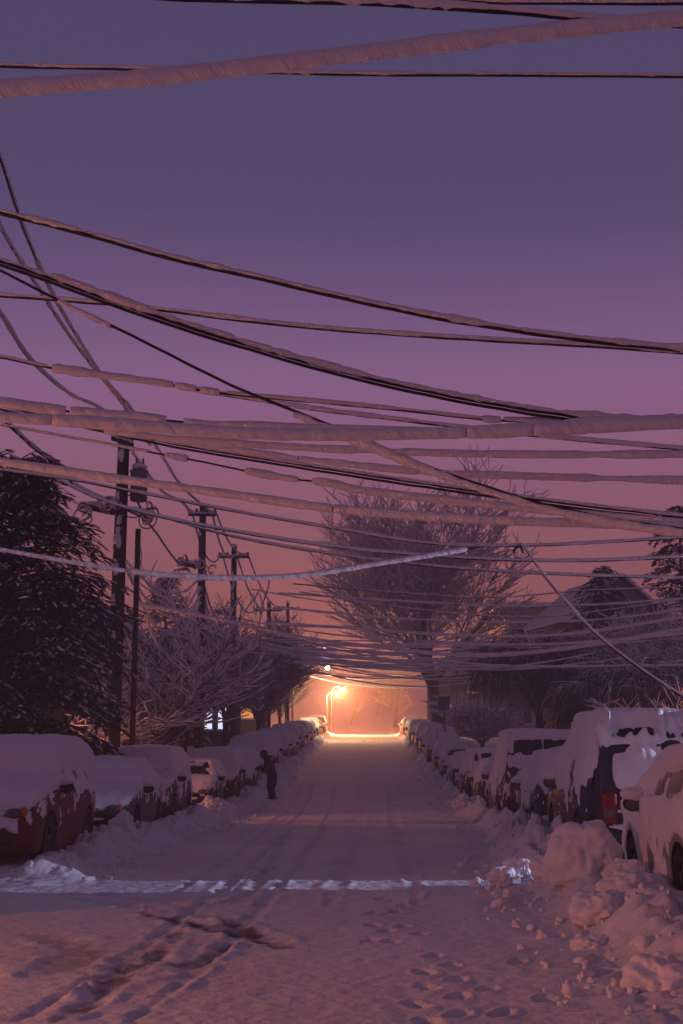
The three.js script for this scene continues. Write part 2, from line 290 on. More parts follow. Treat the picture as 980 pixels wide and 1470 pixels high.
// ------------------------------------------------------------------ cars
// per kind: length, width, outline along the car (z from the front bumper), where the cabin begins and ends
const CAR = {
  sedan: { L: 4.65, W: 1.80, top: [[0, 0.60], [0.07, 0.70], [0.3, 0.79], [1.15, 0.93], [1.4, 0.98], [2.05, 1.36], [2.4, 1.44], [3.0, 1.44], [3.45, 1.37], [4.1, 1.04], [4.4, 1.02], [4.58, 0.95], [4.65, 0.74]], cabin: [1.35, 2.1, 3.4, 4.1], belt: [[0, 0.56], [0.3, 0.70], [1.3, 0.86], [4.1, 0.93], [4.65, 0.66]], wheels: [0.92, 3.62], r: 0.325 },
  hatch: { L: 4.1, W: 1.76, top: [[0, 0.60], [0.07, 0.72], [0.3, 0.83], [0.95, 0.98], [1.15, 1.04], [1.85, 1.44], [2.2, 1.51], [3.1, 1.52], [3.45, 1.46], [3.85, 1.12], [4.0, 0.98], [4.1, 0.72]], cabin: [1.1, 1.9, 3.3, 3.95], belt: [[0, 0.56], [0.3, 0.72], [1.2, 0.90], [3.7, 0.98], [4.1, 0.68]], wheels: [0.82, 3.35], r: 0.31 },
  suv: { L: 4.6, W: 1.86, top: [[0, 0.72], [0.06, 0.86], [0.3, 0.97], [1.05, 1.08], [1.25, 1.14], [1.85, 1.60], [2.2, 1.69], [3.6, 1.70], [4.1, 1.65], [4.42, 1.28], [4.52, 1.05], [4.6, 0.78]], cabin: [1.2, 1.9, 4.0, 4.5], belt: [[0, 0.66], [0.3, 0.86], [1.2, 1.0], [4.3, 1.06], [4.6, 0.74]], wheels: [0.9, 3.62], r: 0.365 },
  boxy: { L: 4.75, W: 1.90, top: [[0, 0.78], [0.06, 0.94], [0.25, 1.04], [1.1, 1.13], [1.3, 1.2], [1.8, 1.68], [2.1, 1.90], [3.8, 1.94], [4.45, 1.91], [4.62, 1.70], [4.70, 1.15], [4.75, 0.80]], cabin: [1.25, 1.85, 4.45, 4.72], belt: [[0, 0.70], [0.3, 0.92], [1.2, 1.06], [4.4, 1.10], [4.75, 0.76]], wheels: [0.92, 3.72], r: 0.385 },
  van: { L: 5.0, W: 1.92, top: [[0, 0.70], [0.08, 0.86], [0.3, 0.98], [0.95, 1.14], [1.1, 1.2], [1.9, 1.76], [2.3, 1.98], [4.2, 2.0], [4.75, 1.95], [4.90, 1.62], [4.96, 1.1], [5.0, 0.76]], cabin: [1.05, 2.0, 4.6, 4.95], belt: [[0, 0.64], [0.3, 0.86], [1.1, 1.02], [4.6, 1.06], [5.0, 0.72]], wheels: [0.92, 3.95], r: 0.35 },
};
for (const k in CAR) {
  const c = CAR[k], h = c.W / 2, L = c.L; c.topF = spl(c.top); c.beltF = spl(c.belt);
  c.wF = spl([[0, h * 0.74], [0.05, h * 0.84], [0.16, h * 0.93], [0.45, h * 0.985], [1.2, h], [L - 1, h * 0.995], [L - 0.35, h * 0.955], [L - 0.08, h * 0.86], [L, h * 0.76]]);
  c.botF = spl([[0, 0.32], [0.3, 0.22], [L - 0.4, 0.23], [L, 0.36]]);
  c.gh = z => sstep(c.cabin[0], c.cabin[1], z) * (1 - sstep(c.cabin[2], c.cabin[3], z));
  c.hgt = Math.max(...c.top.map(q => q[1]));
}
const KV = [0, 0.1, 0.25, 0.4, 0.6, 0.72, 1];
function carPoint(c, z, v, side, out) {
  const wB = c.wF(z), yT = c.topF(z), yB = Math.min(c.beltF(z), yT - 0.03), y0 = c.botF(z), g = c.gh(z), wT = wB * mix(0.95, 0.74, g), cor = mix(0.03, 0.085, g);
  const K = [[wB * 0.88, y0], [wB * 0.965, y0 + 0.06], [wB * 1.0, mix(y0, yB, 0.6)], [wB * 0.978, yB], [wT * 1.0, yT - cor], [wT * 0.86, yT - cor * 0.22], [0, yT + 0.015]];
  let k = 0; while (k < 5 && v > KV[k + 1]) k++;
  const t = (v - KV[k]) / (KV[k + 1] - KV[k]), h = KV[k + 1] - KV[k];
  const sl = (i, a) => i <= 0 ? (K[1][a] - K[0][a]) / (KV[1] - KV[0]) : i >= 6 ? (a ? 0 : (K[6][0] - K[5][0]) / (KV[6] - KV[5])) : (K[i + 1][a] - K[i - 1][a]) / (KV[i + 1] - KV[i - 1]);
  const q = a => { const t2 = t * t, t3 = t2 * t; return (2 * t3 - 3 * t2 + 1) * K[k][a] + (t3 - 2 * t2 + t) * h * sl(k, a) + (-2 * t3 + 3 * t2) * K[k + 1][a] + (t3 - t2) * h * sl(k + 1, a); };
  return out.set(side * q(0), q(1), z);
}
const _a = V(), _b = V(), _c = V(), _d = V();
function carNormal(c, z, v, side, out) {
  const e = 0.01, z0 = clamp(z - e, 0, c.L), z1 = clamp(z + e, 0, c.L), v0 = clamp(v - 0.006), v1 = clamp(v + 0.006);
  carPoint(c, z0, v, side, _a); carPoint(c, z1, v, side, _b); carPoint(c, z, v0, side, _c); carPoint(c, z, v1, side, _d);
  _b.sub(_a); _d.sub(_c); out.crossVectors(_b, _d).multiplyScalar(-side).normalize(); return out;
}
function stations(c, n) { const r = []; for (let i = 0; i <= n; i++) { const t = i / n; r.push(c.L * (t - 0.11 * Math.sin(2 * Math.PI * t))); } return r; }
const bodyCache = {};
function carBody(kind, n, nv, cut) {
  const key = kind + n + cut; if (bodyCache[key]) return bodyCache[key];
  const c = CAR[kind], zs = stations(c, n), b = new MB(), p = V(), ring = 2 * nv + 1;
  for (const z of zs) for (let j = -nv; j <= nv; j++) { carPoint(c, z, 1 - Math.abs(j) / nv, j < 0 ? -1 : 1, p); b.p.push(p.x, p.y, p.z); }
  for (let i = 0; i < n; i++) for (let j = 0; j < 2 * nv; j++) { const A = i * ring + j, B = A + 1, C = A + ring, D = C + 1; b.i.push(A, B, D, A, D, C); }
  for (let i = 0; i < n; i++) { const A = i * ring, B = A + ring - 1, C = A + ring, D = B + ring; b.i.push(A, D, B, A, C, D); }
  for (const [i, f] of [[0, -1], [n, 1]]) { // rounded ends
    const m = 12, base = b.p.length / 3;
    for (let j = 0; j <= nv; j++) { carPoint(c, zs[i], j / nv, 1, p); for (let k = 0; k <= m; k++) { const q = k / m * 2 - 1; b.p.push(p.x * q, p.y, p.z + f * 0.05 * (1 - q * q) * Math.sin(Math.PI * Math.min(1, j / nv * 1.1)) ** 0.5 || p.z); } }
    for (let j = 0; j < nv; j++) for (let k = 0; k < m; k++) { const A = base + j * (m + 1) + k, B = A + 1, C = A + m + 1, D = C + 1; f < 0 ? b.i.push(A, D, B, A, C, D) : b.i.push(A, B, D, A, D, C); }
  }
  let g = new THREE.BufferGeometry(); g.setAttribute('position', new THREE.Float32BufferAttribute(b.p, 3)); g.setIndex(b.i); g = mergeVertices(g, 1e-4); g.computeVertexNormals();
  if (cut) {
    const ev = new Evaluator(); ev.attributes = ['position', 'normal']; ev.useGroups = false;
    let body = new Brush(g); body.updateMatrixWorld();
    for (const z of c.wheels) for (const s of [-1, 1]) { const w = new Brush(new THREE.CylinderGeometry(c.r + 0.055, c.r + 0.055, 0.6, 24).rotateZ(Math.PI / 2)); w.position.set(s * (c.W / 2 + 0.02), c.r, z); w.updateMatrixWorld(); body = ev.evaluate(body, w, SUBTRACTION); }
    g = body.geometry; g.clearGroups(); for (const k of Object.keys(g.attributes)) if (k !== 'position' && k !== 'normal') g.deleteAttribute(k);
    g = toCreasedNormals(g, 0.6);
  } else g = toCreasedNormals(g, 0.6);
  return bodyCache[key] = g;
}
function patch(kind, z0, z1, v0, v1, sides, off, nz = 10, nv = 5) { // a piece of the car's skin, a little proud of it
  const c = CAR[kind], b = new MB(), p = V(), nn = V();
  const rows = sides === 0 ? [...Array(2 * nv + 1).keys()].map(j => { const q = (j - nv) / nv; return [1 - Math.abs(q) * (1 - v0), q < 0 ? -1 : 1]; }) : [...Array(nv + 1).keys()].map(j => [mix(v0, v1, j / nv), sides]);
  for (let i = 0; i <= nz; i++) for (const [v, s] of rows) { const z = mix(z0, z1, i / nz), edge = i === 0 || i === nz; carPoint(c, z, v, s, p); carNormal(c, z, v, s, nn); p.addScaledVector(nn, off); b.p.push(p.x, p.y, p.z); }
  const m = rows.length; for (let i = 0; i < nz; i++) for (let j = 0; j < m - 1; j++) { const A = i * m + j, B = A + 1, C = A + m, D = C + 1; sides < 0 || sides === 0 ? b.i.push(A, B, D, A, D, C) : b.i.push(A, D, B, A, C, D); }
  return b.geometry();
}
const tyreGeo = r => lathe([[r * 0.62, -0.09], [r * 0.9, -0.105], [r * 0.98, -0.085], [r, -0.05], [r, 0.05], [r * 0.98, 0.085], [r * 0.9, 0.105], [r * 0.62, 0.09]], 26).rotateZ(Math.PI / 2);
function rimGeo(r) { const b = new MB(), q = r * 0.64; b.geo(new THREE.CylinderGeometry(q, q, 0.05, 22).rotateZ(Math.PI / 2), new THREE.Matrix4().setPosition(-0.02, 0, 0)); b.geo(new THREE.TorusGeometry(q * 0.97, 0.018, 6, 26).rotateY(Math.PI / 2), new THREE.Matrix4().setPosition(0.07, 0, 0)); for (let k = 0; k < 5; k++) b.geo(rbox(0.03, q * 0.95, 0.07, 0.012), new THREE.Matrix4().makeRotationX(k * Math.PI * 2 / 5).multiply(new THREE.Matrix4().setPosition(0.05, q * 0.5, 0))); b.geo(new THREE.CylinderGeometry(0.05, 0.06, 0.05, 12).rotateZ(Math.PI / 2), new THREE.Matrix4().setPosition(0.06, 0, 0)); return b.geometry(0.6); }
const wheelCache = {};
const paints = {};
const paint = (c) => paints[c.join()] ??= new THREE.MeshPhysicalMaterial({ color: new THREE.Color().setRGB(...c), roughness: 0.6, metalness: 0, clearcoat: 0.2, clearcoatRoughness: 0.3 });

function snowSheet(kind, o, n, nv) {
  const c = CAR[kind], zs = stations(c, n), ring = 2 * nv + 1, b = new MB(), p = V(), nn = V(), T = [], S = o.seed * 13.7, bare = o.bare ?? [];
  const up = V(0, 1, 0), dir = V();
  zs.forEach((z, i) => {
    const end = Math.min(z, c.L - z), tap = Math.sqrt(clamp(end / 0.16)) ;
    for (let j = -nv; j <= nv; j++) {
      const v = 1 - Math.abs(j) / nv, s = j < 0 ? -1 : 1; carPoint(c, z, v, s, p); carNormal(c, z, v, s, nn);
      const top = sstep(0.12, 0.62, nn.y + 0.12 * noise(p.x * 3 + S, p.y * 3, z * 3)) * (v > 0.3 ? 1 : 0);
      let t = top * o.depth * (0.9 + 0.32 * fbm(p.x * 1.4 + S, z * 1.4, 2)) * mix(0.35, 1, tap);
      // wind-packed streaks on the flanks
      const streak = 0.5 + 0.93 * fbm(z * 5.5 + S, p.y * 2.2 + 0.6 * noise(z * 3, p.y * 3, S), S + s, 5) + 0.22 * noise(z * 18, p.y * 11, S) + 0.2 * noise(z * 39, p.y * 24, S) - 0.42 * (1 - sstep(0.35, 0.85, p.y));
      let side = (streak - (1 - o.side)) * 0.16; side = clamp(side, -0.05, 0.022 + 0.014 * noise(z * 11, p.y * 7, S));
      t = Math.max(t - 0.012, top > 0.4 ? -1 : side - 0.06 * top * 0);
      for (const [z0, z1, v0, v1, amt, fr] of o.pile ?? []) { const q = sstep(z0 - 0.04, z0 + 0.04, z) * (1 - sstep(z1 - 0.04, z1 + 0.04, z)) * sstep(v0 - 0.02, v0 + 0.02, v) * (1 - sstep(v1 - 0.02, v1 + 0.06, v)); if (q > 0) t = Math.max(t, q * amt * (1 + 1.8 * fbm(p.x * fr + S, p.y * fr, 9)) - 0.015); }
      for (const [z0, z1, v0, v1, amt, fr, sd] of bare) {
        if (sd && sd !== s) continue;
        const mz = sstep(z0 - 0.06, z0 + 0.06, z) * (1 - sstep(z1 - 0.06, z1 + 0.06, z)), mv = sstep(v0 - 0.02, v0 + 0.02, v) * (1 - sstep(v1 - 0.02, v1 + 0.02, v));
        if (mz * mv > 0) { const q = mz * mv * clamp(amt + 1.6 * fbm(p.x * fr + S, p.y * fr + z * fr, 4)); t = mix(t, -0.06, clamp(q)); }
      }
      for (const wz of c.wheels) { const q = Math.hypot(p.y - c.r, z - wz); if (q < c.r + 0.2 && v < 0.42) t = Math.min(t, mix(-0.08, t, sstep(c.r + 0.06, c.r + 0.16, q))); if (q < c.r + 0.06 && v < 0.42) t = -0.3; }
      if (v < 0.05) t = Math.min(t, -0.03);
      if (end < 0.005) t = Math.min(t, 0.0);
      T.push(t); dir.copy(nn).lerp(up, t > 0.05 ? 0.45 : 0).normalize();
      const small = t > 0.04 ? 0.016 * noise(p.x * 5 + S, p.y * 5, z * 5) + 0.010 * noise(p.x * 14, p.y * 14, z * 14 + S) + 0.005 * noise(p.x * 33, p.y * 33, z * 33 + S) : t > 0 ? 0.006 * noise(p.x * 20, p.y * 14, z * 20 + S) : 0;
      p.addScaledVector(dir, Math.max(t, -0.04) + small); b.p.push(p.x, p.y, p.z);
    }
  });
  for (let i = 0; i < n; i++) for (let j = 0; j < 2 * nv; j++) { const A = i * ring + j, B = A + 1, C = A + ring, D = C + 1; if (Math.max(T[A], T[B], T[C], T[D]) <= 0 || Math.min(T[A], T[B], T[C], T[D]) < -0.2) continue; b.i.push(A, B, D, A, D, C); }
  return b;
}
// o: kind, seed, x of the road side, distance of its near end, facing (+1 towards us), paint, depth of snow, how much of the flanks is covered
function car(o, label) {
  const c = CAR[o.kind], near = o.d < 36, mid = o.d < 70, h = c.W / 2, sideX = o.x;
  const xc = sideX + Math.sign(sideX) * h, zc = -(o.d + c.L / 2), y0 = (rise(o.d) + rise(o.d + c.L)) / 2 + 0.03;
  const g = thing('parked_car', label, 'car', [xc, y0, zc], (o.face > 0 ? Math.PI : 0) + (o.turn ?? 0), 'snow covered cars parked along the street');
  g.rotation.order = 'YXZ'; g.rotation.x = Math.atan((rise(o.d + c.L) - rise(o.d)) / c.L) * (o.face > 0 ? -1 : 1);
  const inner = []; const add = (name, geo, mat, parent = g) => { const m = put(name, geo, mat, parent); if (parent === g) m.position.z = -c.L / 2; return m; };
  const body = add('body', carBody(o.kind, near ? 70 : mid ? 40 : 26, near ? 26 : mid ? 18 : 12, mid), paint(o.paint));
  // glass
  const [g0, g1, g2, g3] = c.cabin;
  add('windscreen', patch(o.kind, g0 + 0.1, g1 - 0.06, 0.735, 1, 0, 0.006, 8, 6), M.glass);
  add('rear_window', patch(o.kind, g2 + 0.06, mix(g2, g3, 0.82), 0.735, 1, 0, 0.006, 8, 6), M.glass);
  const zm = mix(g1, g2, 0.42);
  for (const s of [-1, 1]) for (const [a, e] of [[mix(g0, g1, 0.55), zm - 0.04], [zm + 0.04, mix(g2, g3, 0.25)]]) add('side_window', patch(o.kind, a, e, 0.425, 0.585, s, 0.006, 8, 4), M.glass);
  // wheels
  const wc = wheelCache[o.kind] ??= { tyre: tyreGeo(c.r), rim: rimGeo(c.r), rim2: rimGeo(c.r).rotateY(Math.PI) };
  for (const z of c.wheels) for (const s of [-1, 1]) {
    const w = new THREE.Group(); w.name = 'wheel'; w.position.set(s * (h - 0.115), c.r, z - c.L / 2); g.add(w);
    put('tyre', wc.tyre, M.rubber, w); put('rim', s > 0 ? wc.rim : wc.rim2, M.rim, w);
  }
  // mirrors
  const mz = mix(g0, g1, 0.45), my = c.beltF(mz) + 0.07, mcap = new THREE.SphereGeometry(1, 14, 10).scale(0.12, 0.085, 0.07);
  for (const s of [-1, 1]) {
    const m = put('door_mirror', moved(mcap, 0, 0, 0), M.trim, g); m.position.set(s * (h + 0.06), my, mz - c.L / 2);
    const gl = put('mirror_glass', new THREE.CircleGeometry(1, 16).scale(0.1, 0.066, 1), M.lens, m); gl.position.z = 0.072 ;
    const arm = put('mirror_arm', new THREE.BoxGeometry(0.1, 0.04, 0.05), M.trim, m); arm.position.set(-s * 0.1, -0.04, 0);
  }
  // front
  const fy = c.topF(0.02), hw = c.wF(0.02);
  for (const s of [-1, 1]) {
    const l = put('headlight', moved(new THREE.SphereGeometry(1, 16, 10), 0, 0, 0).scale(0.20, 0.085, 0.12), M.lens, g); l.position.set(s * hw * 0.80, fy + 0.0, 0.075 - c.L / 2); l.rotation.set(0, s * 0.45, s * 0.1);
    const am = put('turn_signal', new THREE.SphereGeometry(1, 12, 8).scale(0.035, 0.065, 0.06), M.amber, l); am.position.set(s * 0.19, 0.01, 0.03);
  }
  add('grille', moved(rbox(hw * 0.95, 0.17, 0.04, 0.015), 0, fy - 0.05, -0.035), M.trim);
  for (let k = 0; k < 3; k++) add('grille_bar', moved(rbox(hw * 0.93, 0.018, 0.03, 0.006), 0, fy - 0.1 + k * 0.05, -0.055), M.chrome);
  add('front_bumper', moved(rbox(hw * 1.75, 0.17, 0.12, 0.05, 3), 0, 0.44, 0.0), M.trim);
  add('license_plate', moved(rbox(0.31, 0.155, 0.012, 0.004), 0, 0.47, -0.068), M.plate);
  // rear
  const ry = c.topF(c.L - 0.03), rw = c.wF(c.L - 0.04), tall = o.kind === 'boxy' || o.kind === 'van' ? 0.42 : o.kind === 'suv' ? 0.32 : 0.2;
  for (const s of [-1, 1]) {
    const l = put('tail_light', rbox(0.2, tall, 0.15, 0.05, 3), M.redLens, g); l.position.set(s * rw * 0.86, c.beltF(c.L - 0.25) - tall * 0.42, c.L / 2 - 0.05); l.rotation.y = s * 0.3;
    const cl = put('reversing_lamp', rbox(0.13, tall * 0.28, 0.03, 0.012), M.lens, l); cl.position.set(0, -tall * 0.15, 0.068);
  }
  add('rear_bumper', moved(rbox(rw * 2.02, 0.22, 0.16, 0.06, 3), 0, 0.50, c.L), M.trim);
  add('rear_plate', moved(rbox(0.31, 0.155, 0.012, 0.004), 0, 0.82, c.L + 0.052), M.plate);
  // snow: over the skin, on mirrors and bumpers
  const b = snowSheet(o.kind, o, near ? 150 : mid ? 84 : 48, near ? 62 : mid ? 40 : 24);
  for (const s of [-1, 1]) {
    b.geo(lump(o.seed + s, 3, 0.14), new THREE.Matrix4().makeScale(0.14, 0.085, 0.10).setPosition(s * (h + 0.05), my + 0.105, mz));
  }
  if (o.bumperSnow !== false) {
    b.geo(lump(o.seed + 3, 4, 0.12), new THREE.Matrix4().makeScale(rw * 0.9, 0.075, 0.13).setPosition(0, 0.62, c.L + 0.0));
    b.geo(lump(o.seed + 4, 4, 0.12), new THREE.Matrix4().makeScale(hw * 0.8, 0.05, 0.1).setPosition(0.05, fy - 0.16, -0.02));
  }
  // a crust of blown snow on both ends
  if (mid) for (const [zz, f, cov] of [[0.0, -1, o.frontCrust ?? 0.25], [c.L, 1, o.rearCrust ?? 0.45]]) {
    const m = 40, k2 = 28, base = b.p.length / 3, TT = []; const p = V();
    for (let j = 0; j <= k2; j++) { carPoint(c, zz, j / k2 * 0.985, 1, p); for (let k = 0; k <= m; k++) { const q = k / m * 2 - 1, x = p.x * q; let t = (0.5 + 0.9 * fbm(x * 4 + o.seed * 5, p.y * 3, f * 3) - (1 - cov)) * 0.15; t = clamp(t, -0.05, 0.06) * (1 - 0.3 * q ** 8); if (p.y < 0.5) t -= 0.05; TT.push(t); b.p.push(x, p.y + Math.max(0, t) * 0.3, zz + f * (0.05 * (1 - q * q) * Math.sin(Math.PI * Math.min(1, j / k2 * 1.1)) ** 0.5 + t + 0.003 * noise(x * 20, p.y * 20)) || zz); } }
    for (let j = 0; j < k2; j++) for (let k = 0; k < m; k++) { const A = base + j * (m + 1) + k, B = A + 1, C = A + m + 1, D = C + 1; if (Math.max(TT[A], TT[B], TT[C], TT[D]) <= 0) continue; f < 0 ? b.i.push(A, D, B, A, C, D) : b.i.push(A, B, D, A, D, C); }
  }
  const sn = b.build('snow_cover', M.snow, g); sn.position.z = -c.L / 2; sn.userData.label = 'thick snow lying over the car';
  return g;
}
const RED = [0.11, 0.009, 0.011], DARK = [0.012, 0.013, 0.017], BLUE = [0.008, 0.013, 0.04], GREY = [0.04, 0.042, 0.046], SILVER = [0.22, 0.22, 0.23], BLACK = [0.009, 0.009, 0.011], GREEN = [0.014, 0.03, 0.026];
const ahead = 1, away = -1;
// left row (fronts towards us); the first stands just out of view and shades the foreground from the lamp there
car({ kind: 'hatch', seed: 63, x: -4.6, d: 12.9, face: ahead, paint: DARK, depth: 0.15, side: 0.33 }, 'snow covered hatchback out of view in front of the red SUV');
car({ kind: 'suv', seed: 1, x: -4.45, d: 19.3, face: ahead, paint: RED, depth: 0.19, side: 0.30, frontCrust: 0.38, bare: [[1.62, 1.95, 0.5, 0.585, 0.9, 3], [2.2, 3.9, 0.44, 0.5, 0.2, 5]] }, 'red SUV under thick snow, nearest car on the left');
car({ kind: 'sedan', seed: 2, x: -4.25, d: 25.5, face: ahead, paint: GREY, depth: 0.13, side: 0.33, frontCrust: 0.12 }, 'dark low sedan with a slatted grille and plate, behind the red SUV on the left');
car({ kind: 'suv', seed: 3, x: -4.35, d: 31.2, face: ahead, paint: DARK, depth: 0.15, side: 0.33, frontCrust: 0.2, bare: [[1.3, 1.42, 0.74, 1, 0.35, 4], [2.2, 3.9, 0.44, 0.5, 0.3, 5]] }, 'tall dark SUV with an amber turn signal, third car on the left');
car({ kind: 'hatch', seed: 4, x: -4.35, d: 40, face: ahead, paint: BLACK, depth: 0.08, side: 0.38, frontCrust: 0.12, bare: [[1.2, 1.9, 0.74, 1, 0.8, 3], [1.4, 3.4, 0.43, 0.57, 0.4, 4]] }, 'black hatchback with a half cleared windscreen, fourth car on the left');
car({ kind: 'suv', seed: 5, x: -4.3, d: 46.2, face: ahead, paint: DARK, depth: 0.15, side: 0.33 }, 'snowed in SUV beside the person in black, fifth on the left');
car({ kind: 'sedan', seed: 6, x: -4.3, d: 52.4, face: ahead, paint: GREY, depth: 0.18, side: 0.33 }, 'snow buried sedan just behind the person in black');
car({ kind: 'suv', seed: 7, x: -4.25, d: 58.5, face: ahead, paint: DARK, depth: 0.18, side: 0.45 }, 'seventh car of the left row, a snow capped dark SUV');
car({ kind: 'suv', seed: 8, x: -4.2, d: 65, face: ahead, paint: GREY, depth: 0.2, side: 0.45 }, 'eighth car of the left row with a domed load of snow');
const nth = ['ninth', 'tenth', 'eleventh', 'twelfth', 'thirteenth', 'fourteenth', 'fifteenth', 'sixteenth', 'seventeenth', 'eighteenth', 'nineteenth', 'twentieth'];
[71.5, 78, 84.5, 91, 98, 105, 112, 119, 126, 133].forEach((d, i) => car({ kind: ['suv', 'sedan', 'suv', 'hatch', 'suv', 'sedan', 'hatch', 'suv', 'sedan', 'suv'][i], seed: 20 + i, x: -4.2 + 0.12 * noise(i * 3.3, 1), d, face: ahead, paint: [DARK, GREY, BLACK, BLUE][i % 4], depth: 0.19, side: 0.33, frontCrust: 0.3 }, `${nth[i]} snow covered car of the left row counting from the camera`));
// right row (tails towards us)
car({ kind: 'hatch', seed: 51, x: 2.98, d: 13.55, face: away, paint: SILVER, depth: 0.2, side: 0.8, bare: [[1.5, 3.4, 0.45, 0.56, 0.75, 3]] }, 'snow plastered car cut off by the right edge, nearest car on the right');
car({ kind: 'van', seed: 61, x: 3.0, d: 8.0, face: away, paint: GREY, depth: 0.2, side: 0.6 }, 'snow covered van just outside the right edge of the picture');
car({ kind: 'boxy', seed: 52, x: 2.80, d: 18.8, face: away, paint: BLUE, depth: 0.27, side: 0.38, rearCrust: 0.5, bare: [[4.49, 4.61, 0.73, 1, 0.85, 12], [4.3, 4.74, 0.3, 0.6, 0.4, 4]], pile: [[4.625, 4.70, 0.75, 1, 0.045, 5]] }, 'big blue SUV with tall red tail light, second car on the right');
car({ kind: 'hatch', seed: 53, x: 2.92, d: 25.6, face: away, paint: BLUE, depth: 0.22, side: 0.40, rearCrust: 0.3 }, 'small blue car with a red tail light, third on the right');
car({ kind: 'van', seed: 54, x: 2.92, d: 32.4, face: away, paint: BLACK, depth: 0.22, side: 0.38, rearCrust: 0.3, bare: [[4.76, 4.86, 0.72, 1, 1.1, 4]], pile: [[4.88, 4.94, 0.74, 1, 0.03, 5]] }, 'black van with flat snow topped roof, fourth on the right');
car({ kind: 'sedan', seed: 55, x: 3.0, d: 39.3, face: away, paint: GREEN, depth: 0.14, side: 0.33 }, 'dark sedan with snowy mirror, half hidden beyond the black van');
car({ kind: 'suv', seed: 56, x: 2.95, d: 45.6, face: away, paint: BLACK, depth: 0.16, side: 0.33, rearCrust: 0.2, bare: [[4.0, 4.35, 0.74, 1, 0.8, 3]] }, 'dark SUV with a cleared rear window and snow on its bumper, sixth on the right');
car({ kind: 'sedan', seed: 57, x: 2.95, d: 52.3, face: away, paint: DARK, depth: 0.15, side: 0.45 }, 'seventh car of the right row, a dark snow capped sedan');
car({ kind: 'sedan', seed: 58, x: 2.92, d: 58.8, face: away, paint: GREEN, depth: 0.13, side: 0.4, bare: [[3.5, 4.1, 0.74, 1, 0.8, 3]] }, 'eighth car of the right row, sedan with a bare rear window');
const wiperCar = car({ kind: 'sedan', seed: 59, x: 2.92, d: 65.4, face: away, paint: DARK, depth: 0.15, side: 0.4 }, 'ninth car of the right row, sedan with one wiper raised upright');
{ const b = new MB(); b.tube([V(-0.62, 1.25, 1.55 - 4.65 / 2), V(-0.64, 1.95, 1.6 - 4.65 / 2)], 0.02, 5); b.build('wiper_arm', M.trim, wiperCar); }
[72, 78.5, 85, 92, 99, 106, 113, 120, 127, 134].forEach((d, i) => car({ kind: ['hatch', 'suv', 'sedan', 'suv', 'sedan', 'suv', 'hatch', 'sedan', 'suv', 'sedan'][i], seed: 70 + i, x: 2.92 + 0.12 * noise(i * 2.3, 6), d, face: away, paint: [DARK, GREEN, BLACK, GREY][i % 4], depth: 0.19, side: 0.33, rearCrust: 0.35 }, `${(nth.slice(1).concat('twentieth'))[i]} snow covered car of the right row counting from the camera`));

